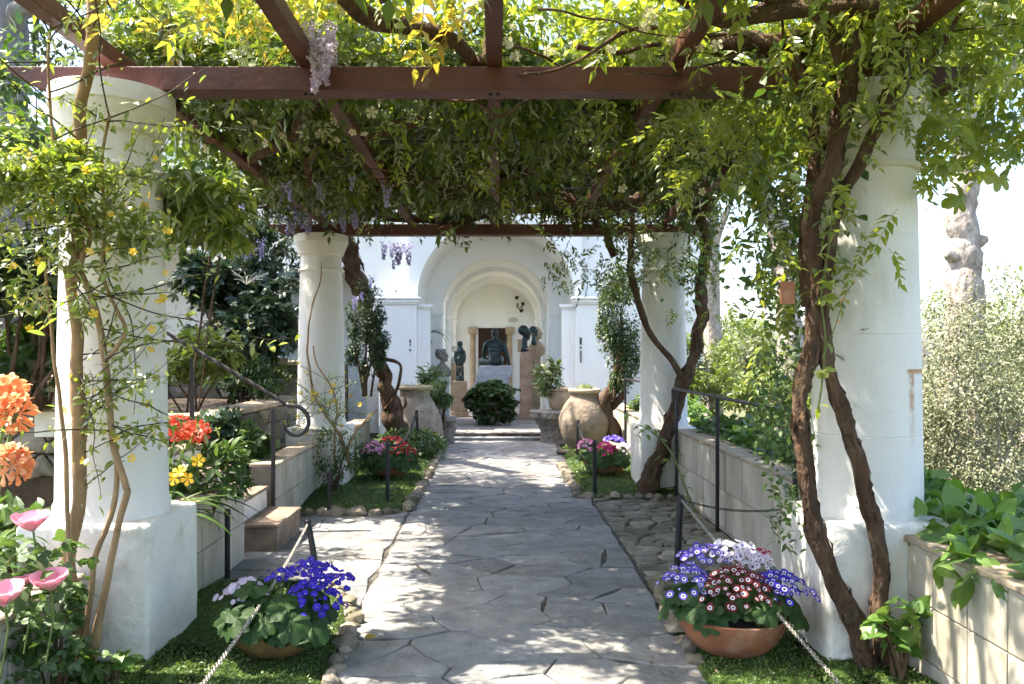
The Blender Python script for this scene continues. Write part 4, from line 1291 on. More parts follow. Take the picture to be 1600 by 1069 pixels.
def link_mesh(L, w, r):
    m = MB()
    pts = []
    for i in range(14):
        a = 2 * math.pi * i / 14
        pts.append(Vector((math.cos(a) * w, math.sin(a) * w + (L / 2 - w if math.sin(a) > 0 else -(L / 2 - w)), 0)))
    pts.append(pts[0]); pts.append(pts[1])
    m.tube(pts[:15], r, 5, cap=False)
    return m.mesh('link', M['chain'], smooth=True)
def chain(label, a, b, sag, L=.034, iron=False, parts=True):
    c = thing('chain', label, 'chain', tuple(a))
    pts = [a.lerp(b, t / 200) - Vector((0, 0, sag * 4 * (t / 200) * (1 - t / 200))) for t in range(201)]
    d = [0]
    for p, q in zip(pts, pts[1:]): d.append(d[-1] + (q - p).length)
    step = L * .72
    n = int(d[-1] / step)
    me = link_mesh(L, L * .28, L * .085)
    if iron:
        me.materials.clear(); me.materials.append(M['iron'])
    k = 0
    for i in range(n):
        s = (i + .5) * step
        while d[k + 1] < s: k += 1
        t = (s - d[k]) / (d[k + 1] - d[k])
        p = pts[k].lerp(pts[k + 1], t); dr_ = (pts[k + 1] - pts[k]).normalized()
        side = dr_.cross(Vector((0, 0, 1))).normalized()
        n_ = side.cross(dr_)
        ang = math.pi / 4 if i % 2 else -math.pi / 4
        s2 = side * math.cos(ang) + n_ * math.sin(ang); n2 = s2.cross(dr_)
        o = link('link', me, c)
        Mx = Matrix((s2, dr_, n2)).transposed().to_4x4(); Mx.translation = p - org(c)
        o.matrix_local = Mx
    return c
chain('pale metal chain sagging from the leaning post across the blue flower bowl', pA, Vector((-1.05, 2.55, .42)), .06, .027)
chain('pale metal chain running past the terracotta bowl to the lower right', pE, Vector((1.40, 2.6, .23)), .02, .027)
chain('dark chain between the posts of the far left lawn', pC, pD, .18, .05, True)
chain('dark chain between the posts of the far right bed', pF, pG, .16, .05, True)
chain('thin dark chain from the near right post to the rail by the column', pE, Vector((2.0, 5.42, .57)), .05, .028, True)

# left stair rail: twisted bar with a scroll
r1 = thing('stair_rail', 'twisted black iron handrail ending in a scroll above the stair', 'handrail', (-2.05, 7.35, .2))
A, B = P(250, 514, 7.35), P(452, 634, 7.35)
dd = (B - A).normalized()
pts = [A.lerp(B, i / 60) for i in range(61)]
MB().tube(pts, .020, 4, twist=.28).build('twisted_bar', M['rail'], r1)
sc = [B + dd * .0]
cx_, cz_ = P(462, 662, 7.35), None
ctr = P(459, 662, 7.35)
q0 = math.atan2(B.z + .0 - ctr.z, B.x - ctr.x)
R0 = (B - ctr).length
pts = [B - dd * .03]
for i in range(30):
    a = q0 - i * .165
    rr = R0 * (1 - .018 * i)
    pts.append(Vector((ctr.x + rr * math.cos(a), 7.35, ctr.z + rr * math.sin(a))))
MB().tube(pts, [.021 - .0002 * i for i in range(len(pts))], 8).build('scroll', M['rail'], r1, smooth=True)
p = P(427, 640, 7.35)
MB().box(p.x - .017, p.x + .017, 7.333, 7.367, .2, p.z - .0).build('rail_post', M['rail'], r1, bevel=.003)
p = P(300, 560, 7.35)
MB().box(p.x - .017, p.x + .017, 7.333, 7.367, .8, p.z + .0).build('rail_post', M['rail'], r1, bevel=.003)
# right rails
def rail(label, x, y0, y1, z, posts):
    r = thing('hand_rail', label, 'handrail', (x, (y0 + y1) / 2, 0), 'black handrails along the right wall')
    sp = [Vector((x, y1 + .05 * math.sin(a * .35) * 1.0, z - .07 + .07 * math.cos(a * .35))) for a in range(16)]
    MB().tube([(x, y0, z + .0)] + [(x, y0 + (y1 - y0) * i / 8, z) for i in range(1, 9)] + sp[1:], .016, 8).build('bar', M['rail'], r, smooth=True)
    for py in posts:
        MB().box(x - .015, x + .015, py - .015, py + .015, -.03, z - .012).build('rail_post', M['iron'], r, bevel=.003)
rail('black iron rail in front of the tiled wall between the right columns', 2.02, 5.2, 9.1, 1.22, (5.4, 7.3, 8.95))
rail('black iron rail beside the far right column near the ochre jar', 2.02, 10.9, 13.3, 1.22, (11.1, 12.5))
# iron rail of the upper terrace
r3 = thing('terrace_rail', 'thin rusty rail with one post on the stone terrace', 'handrail', (-3.6, 11.9, 1))
MB().box(-6.2, -3.05, 11.70, 11.74, 1.49, 1.55).build('bar', M['coping'], r3)
for x in (-6.0, -4.8, -3.55):
    MB().box(x - .014, x + .014, 11.70, 11.73, .93, 1.489).build('rail_post', M['rail'], r3)
# small wooden nesting box on the vine
nb = thing('wooden_tag', 'small brown wooden board hung on the right vine trunk', 'sign', tuple(P(1229, 458, 3.86)))
p = P(1229, 458, 3.86)
MB().box(p.x - .034, p.x + .034, 3.84, 3.858, p.z - .055, p.z + .055).build('board', M['terracotta'], nb, bevel=.003)
MB().tube([(p.x - .01, 3.85, p.z + .05), (p.x + .02, 3.88, p.z + .11), (p.x + .08, 3.97, p.z + .12)], .003, 5).build('wire', M['iron'], nb)

# ================================================================== VINES
def stem(parent, name, pts, mat, sides=12, jit=.012, rough=.22, n=9):
    A = spline([(*P(a, b, y), r) for a, b, y, r in pts], n, jit)
    kn = np.array([1 + (.16 if rough > .1 else .05) * nz((i * .16, pts[0][0], 0)) * 1.6 + (.10 if rough > .1 else 0) * max(0, nz((i * .4, 3, pts[0][0]))) * 2 for i in range(len(A))])
    A[:, 3] = np.maximum(A[:, 3] * kn * (.86 if sides >= 24 else 1), .002)
    o = MB().tube(A[:, :3], A[:, 3], sides, rough=rough, seed=len(pts) * 1.7 + pts[0][0] * .01).build(name, mat, parent, smooth=True)
    if sides >= 18:
        flakes(A, o, 420 if sides > 22 else 260, mat)
    return A
def flakes(A, parent, n, mat):
    # loose strips of bark standing off the trunk
    i = RNG.integers(1, len(A) - 2, n)
    ax = A[i + 1, :3] - A[i - 1, :3]; ax /= np.linalg.norm(ax, axis=1, keepdims=True)
    o = np.cross(ax, rdir(n)); o /= np.linalg.norm(o, axis=1, keepdims=True)
    pos = A[i, :3] + o * A[i, 3][:, None] * RNG.uniform(.94, 1.04, n)[:, None]
    f = ax * np.where(RNG.random(n) < .5, 1, -1)[:, None] + o * RNG.uniform(.02, .22, n)[:, None]
    scatter('bark_flakes', [T['blade'], T['narrow']], pos, f, o, RNG.uniform(.5, 1.5, n) * A[i, 3] * 1.7, mat, parent)
def wander(parent, name, a, d, L, r0, mat, n=14, wob=.5, zlo=3.27, zhi=3.55, sides=10):
    p = Vector(a); d = Vector(d).normalized(); pts = []
    for i in range(n + 1):
        pts.append((*p, r0 * (1 - .65 * i / n)))
        d = (d + Vector((random.uniform(-wob, wob), random.uniform(-wob, wob), random.uniform(-wob, wob) * .6))).normalized()
        p = p + d * L / n
        if p.z < zlo: p.z = zlo + random.uniform(0, .05); d.z = abs(d.z) * .5
        if p.z > zhi: p.z = zhi; d.z = -abs(d.z)
    A = spline(pts, 4, .01)
    MB().tube(A[:, :3], A[:, 3], sides, rough=.30, seed=a[0]).build(name, mat, parent, smooth=True)
    return A
def along(A, n, spread):
    i = RNG.integers(0, len(A), n)
    return A[i, :3] + RNG.normal(size=(n, 3)) * spread
def gapmask(pos, s, thr, seed=0.0):
    v = np.array([nz(p, s, seed) for p in pos])
    return v > thr
def droop(n, down=.5, up=.9, sp=.55):
    f = rdir(n); f[:, 2] = f[:, 2] * .6 - down
    return f, rdir(n, up, sp)

def canopy(parent, name, n, x, y, z, size, mat, thr=-.15, solo=0, seed=0.0, zexp=False, down=.18, tm=None):
    pos = np.column_stack([RNG.uniform(*x, n), RNG.uniform(*y, n), RNG.uniform(0, 1, n)])
    zz = pos[:, 2] ** 1.6 if zexp else pos[:, 2]
    pos[:, 2] = z[0] + zz * (z[1] - z[0]) + .12 * np.array([nz(p, .9, seed + 3) for p in pos])
    pos = pos[gapmask(pos, 1.5, thr, seed)]
    f, u = droop(len(pos), down)
    return scatter(name, tm or CAN, pos, f, u, RNG.uniform(.5, 1.35, len(pos)) * size, mat, parent, solo=solo)

# --- near right vine
v1 = thing('climbing_vine', 'thick brown forked vine trunks in front of the near right column', 'vine', (2.0, 4.0, 0))
A = stem(v1, 'trunk', [(1372, 1062, 4.02, .062), (1345, 1010, 4.0, .056), (1318, 930, 3.98, .050), (1280, 845, 3.97, .048), (1262, 770, 3.97, .046), (1255, 690, 3.98, .044), (1250, 620, 4.0, .045), (1262, 560, 4.02, .046), (1272, 470, 4.03, .045), (1268, 390, 4.02, .046), (1275, 320, 4.0, .046), (1300, 255, 4.0, .05), (1316, 170, 4.0, .055), (1330, 80, 3.98, .05), (1345, 0, 3.95, .045), (1352, -60, 3.9, .04)], M['bark'], 26, .02, .26)
B = stem(v1, 'trunk', [(1385, 1050, 4.05, .055), (1378, 970, 4.04, .046), (1372, 890, 4.02, .042), (1362, 800, 4.01, .042), (1342, 720, 4.0, .042), (1318, 650, 4.0, .04), (1295, 580, 4.0, .04), (1283, 500, 4.02, .038), (1290, 410, 4.02, .034), (1304, 340, 4.02, .034), (1335, 270, 4.0, .034), (1375, 195, 3.98, .036), (1400, 120, 3.95, .04), (1432, 50, 3.95, .036), (1450, -20, 3.9, .03)], M['bark'], 24, .02, .26)
C_ = stem(v1, 'branch', [(1262, 480, 4.1, .034), (1258, 380, 4.14, .036), (1266, 300, 4.16, .034), (1272, 220, 4.2, .03), (1262, 140, 4.3, .028), (1230, 60, 4.45, .024)], M['bark'])
stem(v1, 'branch', [(1380, 190, 3.98, .022), (1430, 110, 3.96, .022), (1470, 70, 3.95, .018), (1500, 20, 3.95, .014)], M['bark'])
stem(v1, 'branch', [(1322, 110, 3.99, .035), (1290, 40, 3.97, .028), (1240, 5, 3.95, .022), (1150, -10, 3.9, .018)], M['bark'])
stem(v1, 'branch', [(1325, 150, 4.0, .03), (1350, 100, 4.0, .02), (1410, 60, 4.1, .018), (1500, 50, 4.2, .015)], M['bark'])
brs = [wander(v1, 'branch', (1.9, 4.2, 3.3), (-1, .25, .1), 3.4, .055, M['bark'], 16, .45), wander(v1, 'branch', (1.85, 3.9, 3.3), (-1, -.1, .1), 2.6, .045, M['bark'], 14, .5),
       wander(v1, 'branch', (1.75, 4.5, 3.35), (-.6, 1, .05), 3.0, .06, M['bark'], 14, .4), wander(v1, 'branch', (1.4, 5.0, 3.4), (-.4, 1, 0), 3.0, .05, M['bark'], 14, .5), wander(v1, 'branch', (1.2, 4.1, 3.5), (-.8, -.6, .1), 2.6, .04, M['bark'], 14, .5)]
# its foliage: airy and sunlit over the near beam, dense further in
canopy(v1, 'foliage', 2300, (.2, 2.7), (3.5, 6.0), (3.3, 4.1), .25, M['vine_lime'], .0, 300, 1.0)
canopy(v1, 'foliage', 3400, (-2.3, 2.7), (-.6, 3.5), (3.3, 4.0), .26, M['vine'], -.5, 0, 31.0)  # canopy continued unseen over the camera, added to shade the foreground
canopy(v1, 'foliage', 3600, (-.1, 2.7), (5.0, 7.4), (3.40, 3.75), .26, M['vine'], -.02, 0, 2.0)
f, u = droop(170, .5)
scatter('foliage', CAN, along(A[len(A) // 2:], 170, .16) + np.array([-.05, .22, 0]), f, u, RNG.uniform(.6, 1.1, 170) * .19, M['vine_lime'], v1, solo=0)
f, u = droop(560, .4)
pp = along(C_, 560, .15) + np.array([-.08, .05, 0])
scatter('foliage', [T['leaf'], T['oval'], T['lance']], pp, f, u, RNG.uniform(.5, 1.1, 560) * .075, M['mid'], v1)
# small-leaved curtain beside the trunk, down to the wall
cur = np.column_stack([RNG.uniform(1.38, 1.72, 2600), RNG.uniform(4.3, 5.2, 2600), RNG.uniform(.55, 2.6, 2600)])
w_ = .16 + .12 * np.abs(np.sin(cur[:, 2] * 3.1 + 1)); cur = cur[np.abs(cur[:, 0] - (1.60 + .10 * np.sin(cur[:, 2] * 2.2))) < w_]
cur[:, 0] = cur[:, 0] * 1.0 + (cur[:, 1] - 4.3) * .30
cur = cur[gapmask(cur, 3.2, -.12)]
f, u = droop(len(cur), .4)
scatter('foliage', [T['leaf'], T['oval']], cur, f, u, RNG.uniform(.5, 1.1, len(cur)) * .058, M['mid'], v1)
# bright young shoot with orange tips in front of the trunk
sh = stem(v1, 'shoot', [(1278, 640, 3.88, .005), (1290, 540, 3.86, .005), (1284, 460, 3.85, .004), (1296, 380, 3.86, .004), (1302, 300, 3.88, .003)], M['stemg'], 6, .004, 0)
k = 26; f, u = droop(k, .1); f[:, 1] -= .4
scatter('foliage', [T['lob5'], T['lance']], along(sh, k, .012), f, u, RNG.uniform(.8, 1.2, k) * .10, M['vine_lime'], v1, solo=k)
sh = stem(v1, 'shoot', [(1285, 560, 3.9, .003), (1305, 510, 3.9, .0025), (1322, 460, 3.9, .002), (1336, 440, 3.9, .002)], M['stemg'], 5, .003, 0)
f, u = droop(7, .1)
scatter('foliage', [T['lance']], along(sh[8:], 7, .008), f, u, .035, M['f_orange'], v1, solo=7)
canopy(v1, 'foliage', 190, (1.0, 1.95), (4.25, 5.2), (2.55, 3.25), .20, M['vine_lime'], -.05, 0, 41.0)
# lobed leaves against the sky at the right border
nl = 330
pos = np.column_stack([RNG.uniform(2.15, 3.1, nl), RNG.uniform(3.5, 4.8, nl), RNG.uniform(2.35, 3.6, nl)])
pos = pos[(pos[:, 2] > 2.3 + (pos[:, 0] - 2.1) * .55) & gapmask(pos, 1.9, -.12, 5)]
f, u = droop(len(pos), .55); u[:, 1] -= .9
scatter('foliage', [T['lob7'], T['lob5']], pos, f, u, RNG.uniform(.7, 1.2, len(pos)) * .125, M['vine_lime'], v1, solo=220)
pos = np.column_stack([RNG.uniform(1.5, 3.1, 950), RNG.uniform(3.6, 5.2, 950), RNG.uniform(2.75, 3.7, 950)])
pos = pos[gapmask(pos, 1.7, -.1, 8)]
f, u = droop(len(pos), .5)
scatter('foliage', CAN, pos, f, u, RNG.uniform(.6, 1.1, len(pos)) * .22, M['vine_lime'], v1)
for k in range(7):
    a = (random.uniform(1.2, 2.4), random.uniform(3.9, 4.6), random.uniform(3.2, 3.5))
    wander(v1, 'twig', a, (random.uniform(-.5, 1), random.uniform(-.6, .3), -.2), random.uniform(.7, 1.3), .008, M['twig'], 8, .35, 2.3, 3.9, 5)

# --- far right vine
v2 = thing('climbing_vine', 'dark forked vine trunk leaning against the far right column', 'vine', (1.95, 9.3, 0))
A = stem(v2, 'trunk', [(1004, 795, 9.2, .13), (1015, 752, 9.25, .10), (1030, 715, 9.28, .085), (1048, 660, 9.3, .075), (1062, 615, 9.3, .075), (1078, 570, 9.3, .07), (1094, 500, 9.3, .065), (1097, 440, 9.3, .065), (1102, 380, 9.3, .065), (1092, 330, 9.3, .07), (1080, 270, 9.2, .07), (1100, 215, 9.0, .06)], M['bark'], 20, .04, .28)
stem(v2, 'branch', [(1066, 590, 9.28, .04), (1040, 550, 9.25, .036), (1012, 515, 9.22, .034), (997, 470, 9.2, .042), (985, 420, 9.2, .04), (988, 350, 9.2, .035), (985, 290, 9.1, .03)], M['bark'], 10, .02)
stem(v2, 'branch', [(1100, 330, 9.2, .05), (1130, 290, 8.9, .045), (1180, 240, 8.6, .04), (1240, 180, 8.2, .035)], M['bark'])
stem(v2, 'branch', [(960, 400, 9.4, .05), (930, 340, 9.4, .05), (880, 300, 9.3, .05), (800, 280, 9.0, .045), (700, 290, 8.8, .04), (620, 300, 8.6, .03)], M['bark'], 10, .05)
for a, d, L, r in (((1.9, 9.0, 3.35), (-1, -.4, .05), 4.0, .07), ((1.5, 8.3, 3.4), (-1, .1, 0), 3.6, .06), ((1.9, 8.0, 3.4), (-.3, -1, 0), 3.2, .06), ((.9, 7.2, 3.35), (-1, -.1, 0), 3.0, .05), ((.6, 8.8, 3.35), (-.5, -1, .1), 3.4, .05)):
    wander(v2, 'branch', a, d, L, r, M['bark'], 16, .5, 3.2, 3.42, 12)
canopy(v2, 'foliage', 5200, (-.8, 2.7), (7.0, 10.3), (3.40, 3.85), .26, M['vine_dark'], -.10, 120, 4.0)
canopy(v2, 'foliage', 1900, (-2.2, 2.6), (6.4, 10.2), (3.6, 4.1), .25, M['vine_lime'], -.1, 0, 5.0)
canopy(v2, 'foliage', 620, (.5, 2.4), (8.4, 10.2), (2.45, 3.2), .20, M['vine'], .05, 60, 6.0)
canopy(v2, 'foliage', 260, (-.7, .6), (9.3, 10.0), (2.85, 3.15), .14, M['vine'], .08, 0, 7.0, tm=[T['leaf'], T['lance']])
canopy(v2, 'foliage', 110, (1.9, 3.0), (8.0, 10.5), (2.0, 3.2), .16, M['vine_lime'], .02, 0, 9.0)
canopy(v2, 'foliage', 420, (1.9, 2.9), (6.0, 9.6), (2.2, 3.3), .10, M['mid'], .02, 0, 11.0, tm=[T['leaf'], T['oval']])

# --- left wisteria
v3 = thing('wisteria_vine', 'gnarled wisteria with lilac clusters, its trunk rising behind the far left column', 'vine', (-1.75, 12.6, 0))
stem(v3, 'trunk', [(622, 690, 12.5, .17), (612, 640, 12.5, .14), (600, 600, 12.5, .10), (585, 540, 12.4, .10), (572, 470, 12.3, .11), (555, 430, 12.2, .12), (545, 390, 12.0, .11), (540, 340, 11.6, .10), (560, 300, 11, .09)], M['bark'], 20, .06, .30)
stem(v3, 'branch', [(590, 560, 12.4, .03), (625, 570, 12.3, .025), (618, 615, 12.3, .02), (600, 640, 12.4, .02)], M['bark'])
for a, d, L, r in (((-1.9, 10.6, 3.35), (.2, -1, .05), 4.6, .08), ((-1.7, 10.0, 3.35), (1, -.5, .05), 3.2, .06), ((-2.0, 9.0, 3.35), (.5, -1, 0), 4.2, .06), ((-1.5, 8.2, 3.35), (.8, -.7, 0), 3.0, .05), ((-2.3, 8.0, 3.35), (.3, -1, .05), 3.5, .05), ((-1.2, 5.0, 3.4), (.5, -1, .2), 2.2, .06), ((-.8, 4.2, 3.5), (.7, .3, .1), 1.6, .055), ((-.5, 7.5, 3.35), (-1, -.2, 0), 2.4, .05)):
    wander(v3, 'branch', a, d, L, r, M['bark'], 16, .5, 3.2, 3.42, 12)
canopy(v3, 'foliage', 5600, (-2.4, .3), (4.8, 9.4), (3.38, 3.78), .27, M['vine'], -.18, 120, 12.0)
canopy(v3, 'foliage', 2000, (-2.55, -1.0), (5.6, 9.8), (4.1, 4.5), .27, M['vine_lime'], -.3, 0, 51.0)  # extra high layer, added in the sun's way to shade the path
canopy(v3, 'foliage', 240, (-2.3, .3), (5.0, 9.4), (3.12, 3.36), .20, M['vine_lime'], .1, 60, 52.0)  # lime sprays under the canopy, their sunlit look put into the colour
canopy(v2, 'foliage', 240, (.0, 2.4), (5.2, 9.4), (3.10, 3.36), .20, M['vine_lime'], .1, 60, 53.0)  # right half of the low sprays, likewise coloured as if sunlit
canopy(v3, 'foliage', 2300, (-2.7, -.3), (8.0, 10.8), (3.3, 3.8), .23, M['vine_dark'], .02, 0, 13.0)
canopy(v3, 'foliage', 1000, (-2.4, .4), (4.0, 7.0), (3.4, 4.0), .25, M['vine_lime'], .0, 60, 14.0)
canopy(v3, 'foliage', 250, (-2.0, .0), (3.5, 5.2), (3.35, 4.2), .26, M['yellowleaf'], .05, 100, 15.0)
def racemes(parent, pts, mat, L=.22):
    t = []
    for q in range(3):
        v, f = [], []
        r = random.Random(q)
        for i in range(90):
            s = r.random(); a = r.uniform(0, 6.28); R = .27 * (1 - s * .75) * r.uniform(.5, 1)
            c = Vector((R * math.cos(a), s, R * math.sin(a)))
            for jj in range(2):
                b = len(v); d1 = Vector((r.uniform(-1, 1), r.uniform(-1, 1), r.uniform(-1, 1))).normalized() * .055; d2 = d1.orthogonal().normalized() * .05
                v += [tuple(c - d1), tuple(c + d2), tuple(c + d1), tuple(c - d2)]; f.append((b, b + 1, b + 2, b + 3))
        t.append((v, f, None))
    TM_KEEP.append(t)
    n = len(pts)
    fw = np.tile([0, 0, -1.], (n, 1)) + RNG.normal(size=(n, 3)) * .12
    scatter('flower_cluster', t, pts, fw, rdir(n), RNG.uniform(.7, 1.3, n) * L, mat, parent, solo=n, solo_name='flower_cluster')
TM_KEEP = []
rp_ = [P(random.gauss(450, 26), random.gauss(325, 12), random.uniform(8.9, 9.6)) for _ in range(11)] + [P(random.gauss(405, 10), random.gauss(385, 10), 9.6) for _ in range(3)] + \
      [P(random.uniform(500, 640), random.uniform(250, 335), random.uniform(8.6, 9.6)) for _ in range(14)] + [P(random.uniform(600, 650), random.uniform(372, 392), 10.4) for _ in range(6)] + [P(random.uniform(340, 420), random.uniform(240, 280), 10.4) for _ in range(9)]
racemes(v3, rp_, M['f_lilac'])
racemes(v3, [P(random.gauss(502, 16), random.gauss(62, 24), random.uniform(4.1, 4.4)) for _ in range(16)], M['f_palelilac'], .17)
racemes(v3, [P(random.uniform(180, 340), random.uniform(50, 100), random.uniform(6.5, 8.5)) for _ in range(16)], M['f_lilac'], .22)

racemes(v3, [P(random.uniform(330, 640), random.uniform(225, 300), random.uniform(6.5, 9.2)) for _ in range(16)], M['f_lilac'], .17)
racemes(v3, [P(random.uniform(150, 330), random.uniform(10, 95), random.uniform(4.8, 6.5)) for _ in range(12)], M['f_palelilac'], .15)
for vv, k in ((v3, 26), (v2, 22), (v1, 14)):
    for i in range(k):
        a = (random.uniform(-2.2, .4) if vv is v3 else random.uniform(-.4, 2.3), random.uniform(4.8, 9.6) if vv is not v1 else random.uniform(3.7, 6), random.uniform(3.28, 3.5))
        wander(vv, 'twig', a, (random.uniform(-1, 1), random.uniform(-1, 1), -.15), random.uniform(.8, 1.8), random.uniform(.006, .016), M['bark'], 10, .45, 3.05, 3.7, 6)
# --- near left jasmine
v4 = thing('yellow_jasmine', 'yellow flowering jasmine with pale bare stems in front of the near left column', 'vine', (-2.05, 3.95, 0))
S1 = stem(v4, 'trunk', [(135, 1069, 3.93, .05), (128, 1010, 3.92, .042), (118, 950, 3.92, .036), (108, 890, 3.92, .03), (112, 840, 3.92, .036), (125, 780, 3.92, .03), (120, 700, 3.92, .032), (126, 650, 3.92, .036), (118, 590, 3.92, .03), (122, 520, 3.92, .028), (112, 450, 3.92, .026), (122, 380, 3.92, .03), (118, 300, 3.9, .03), (128, 230, 3.88, .028), (126, 160, 3.85, .028), (142, 90, 3.82, .028), (146, 0, 3.8, .03), (150, -60, 3.75, .028)], M['bark_pale'], 12, .014, .08)
S2 = stem(v4, 'stem', [(142, 1040, 3.9, .024), (152, 980, 3.88, .022), (164, 920, 3.88, .018), (180, 850, 3.88, .017), (198, 775, 3.88, .016), (196, 760, 3.88, .016), (178, 700, 3.88, .016), (170, 620, 3.88, .017), (164, 560, 3.88, .017), (150, 490, 3.88, .016), (130, 430, 3.88, .014), (108, 380, 3.88, .012)], M['bark_pale'], 10, .008, .06)
S3 = stem(v4, 'stem', [(130, 1000, 3.88, .014), (140, 940, 3.88, .014), (150, 870, 3.88, .014), (176, 800, 3.88, .014), (182, 740, 3.9, .013), (178, 690, 3.9, .012)], M['bark_pale'], 8, .006, .05)
S4 = stem(v4, 'stem', [(120, 960, 3.86, .012), (108, 860, 3.86, .011), (104, 760, 3.86, .011), (96, 650, 3.86, .010), (84, 560, 3.86, .009), (76, 470, 3.86, .008), (70, 400, 3.86, .007)], M['bark_pale'], 8, .006, .05)
S5 = stem(v4, 'stem', [(170, 560, 3.87, .012), (196, 520, 3.86, .010), (180, 480, 3.86, .009), (160, 420, 3.86, .009), (165, 350, 3.86, .008), (160, 250, 3.85, .008), (172, 180, 3.85, .007)], M['bark_pale'], 8, .006, .05)
S6 = stem(v4, 'stem', [(120, 440, 3.87, .014), (130, 400, 3.86, .013), (140, 360, 3.86, .010), (90, 250, 3.8, .008), (75, 120, 3.8, .007), (80, 40, 3.8, .006)], M['bark_pale'], 8, .006, .05)
tw = []
for i in range(58):
    src = random.choice([S1, S2, S5, S6, S1])
    lo = int(len(src) * .45)
    a = Vector(src[random.randrange(lo, len(src))][:3])
    d = Vector((random.gauss(.25, .8), random.gauss(-.25, .5), random.gauss(.1, .5)))
    A_ = wander(v4, 'twig', tuple(a), d, random.uniform(.35, 1.0), .0042, M['twig'], 7, .22, .3, 3.6, 5)
    tw.append(A_)
for i in range(12):
    a = Vector(S1[random.randrange(int(len(S1) * .3), int(len(S1) * .55))][:3])
    tw.append(wander(v4, 'twig', tuple(a), (random.uniform(.2, 1), random.uniform(-.4, .1), random.uniform(-.1, .6)), random.uniform(.3, .7), .003, M['twig'], 7, .2, .3, 3.6, 5))
TW = np.concatenate(tw)
n = 2100
pos = along(TW, n, .022); f, u = droop(n, .25)
scatter('foliage', [T['lance'], T['leaf']], pos, f, u, RNG.uniform(.5, 1.25, n) * .050, M['jas'], v4, solo=220)
n = 3300
pos, dd_ = clumps(n, P(115, 320, 3.75), (.46, .32, .36), 26, .30)
pos2, dd2 = clumps(1500, P(20, 330, 3.7), (.38, .4, .5), 18, .32)
pos = np.concatenate([pos, pos2]); n = len(pos)
f, u = droop(n, .15)
scatter('foliage', [T['lance'], T['leaf']], pos, f, u, RNG.uniform(.5, 1.3, n) * .048, M['jas'], v4, solo=80)
n = 1100
pos, _ = clumps(n, P(300, 330, 4.6), (.42, .3, .28), 16, .34)
f, u = droop(n, .45)
scatter('foliage', [T['lance']], pos, f, u, RNG.uniform(.6, 1.3, n) * .095, M['jas'], v4, solo=0)
n = 54
pos = np.array([P(random.uniform(0, 270), random.gauss(360, 80), random.uniform(3.5, 3.85)) for _ in range(n - 12)] + [P(random.uniform(100, 260), random.uniform(440, 760), 3.84) for _ in range(12)])
f = rdir(n); u = rdir(n) + np.array([0, -1.1, .3])
scatter('flower', [T['star']], pos, np.cross(u, f), u, RNG.uniform(.7, 1.1, n) * .021, M['f_yellow'], v4, solo=n, solo_name='flower')

# --- far left jasmine on the column
v5 = thing('yellow_jasmine', 'thin yellow flowering jasmine climbing the far left column', 'vine', (-1.95, 9.2, 0))
J1 = stem(v5, 'stem', [(545, 720, 9.2, .02), (530, 680, 9.2, .018), (510, 650, 9.2, .016), (492, 620, 9.25, .014), (484, 580, 9.25, .014), (480, 540, 9.25, .012), (485, 490, 9.25, .010), (500, 440, 9.3, .008), (503, 410, 9.3, .006)], M['bark_pale'], 7, .01, .05)
J2 = stem(v5, 'stem', [(525, 740, 9.2, .014), (522, 690, 9.2, .013), (526, 640, 9.2, .012), (515, 600, 9.2, .011), (495, 570, 9.22, .010), (490, 540, 9.25, .008)], M['bark_pale'], 7, .01, .05)
J3 = stem(v5, 'stem', [(548, 740, 9.1, .016), (545, 700, 9.1, .015), (560, 670, 9.1, .012), (590, 640, 9.2, .010)], M['bark_pale'], 7, .01, .05)
tw = [wander(v5, 'twig', tuple(Vector(random.choice([J1, J1, J2])[random.randrange(8, 30)][:3])), (random.gauss(0, 1), random.uniform(-.6, .1), random.gauss(.3, .5)), random.uniform(.3, .8), .005, M['twig'], 6, .25, .3, 3.0, 4) for _ in range(26)]
TW = np.concatenate(tw)
pos = along(TW, 900, .03); f, u = droop(900, .2)
scatter('foliage', [T['narrow'], T['min']], pos, f, u, RNG.uniform(.6, 1.2, 900) * .05, M['jas'], v5)
pos = along(TW, 24, .03); u = rdir(24) + np.array([0, -1., .3])
scatter('flower', [T['star']], pos, np.cross(u, rdir(24)), u, .03, M['f_yellow'], v5, solo=40, solo_name='flower')

# ================================================================== SHRUBS AND SMALL PLANTS
def shrub(name, label, c, r, n, tm, size, mat, k=16, cr=.36, cat='shrub', stems=5, down=.2, solo=0, base=None, group=None, stemmat='bark', outw=.6, leafbase=None, sr=1.0):
    c = Vector(c)
    zb = base if base is not None else c.z - r[2]
    s = thing(name, label, cat, (c.x, c.y, zb), group)
    pos, d = clumps(n, c, r, k, cr)
    pos[:, 2] = np.maximum(pos[:, 2], (leafbase if leafbase is not None else zb) + .01)
    f = d * outw + rdir(n) * .6; f[:, 2] -= down
    u = rdir(n, .8, .6) + d * .3
    scatter('foliage', tm, pos, f, u, RNG.uniform(.6, 1.2, n) * size, mat, s, solo=solo)
    for i in range(stems):
        e = pos[RNG.integers(0, n)]
        a = Vector((c.x + random.uniform(-.2, .2) * r[0], c.y + random.uniform(-.2, .2) * r[1], zb - .03))
        A_ = spline([(*a, (.012 + .012 * r[2]) * sr), (*(a.lerp(Vector(e), .5) + Vector((0, 0, .1 * r[2]))), .008 + .008 * r[2]), (*e, .003)], 5, .02)
        MB().tube(A_[:, :3], A_[:, 3], 6).build('stem', M[stemmat], s, smooth=True)
    return s
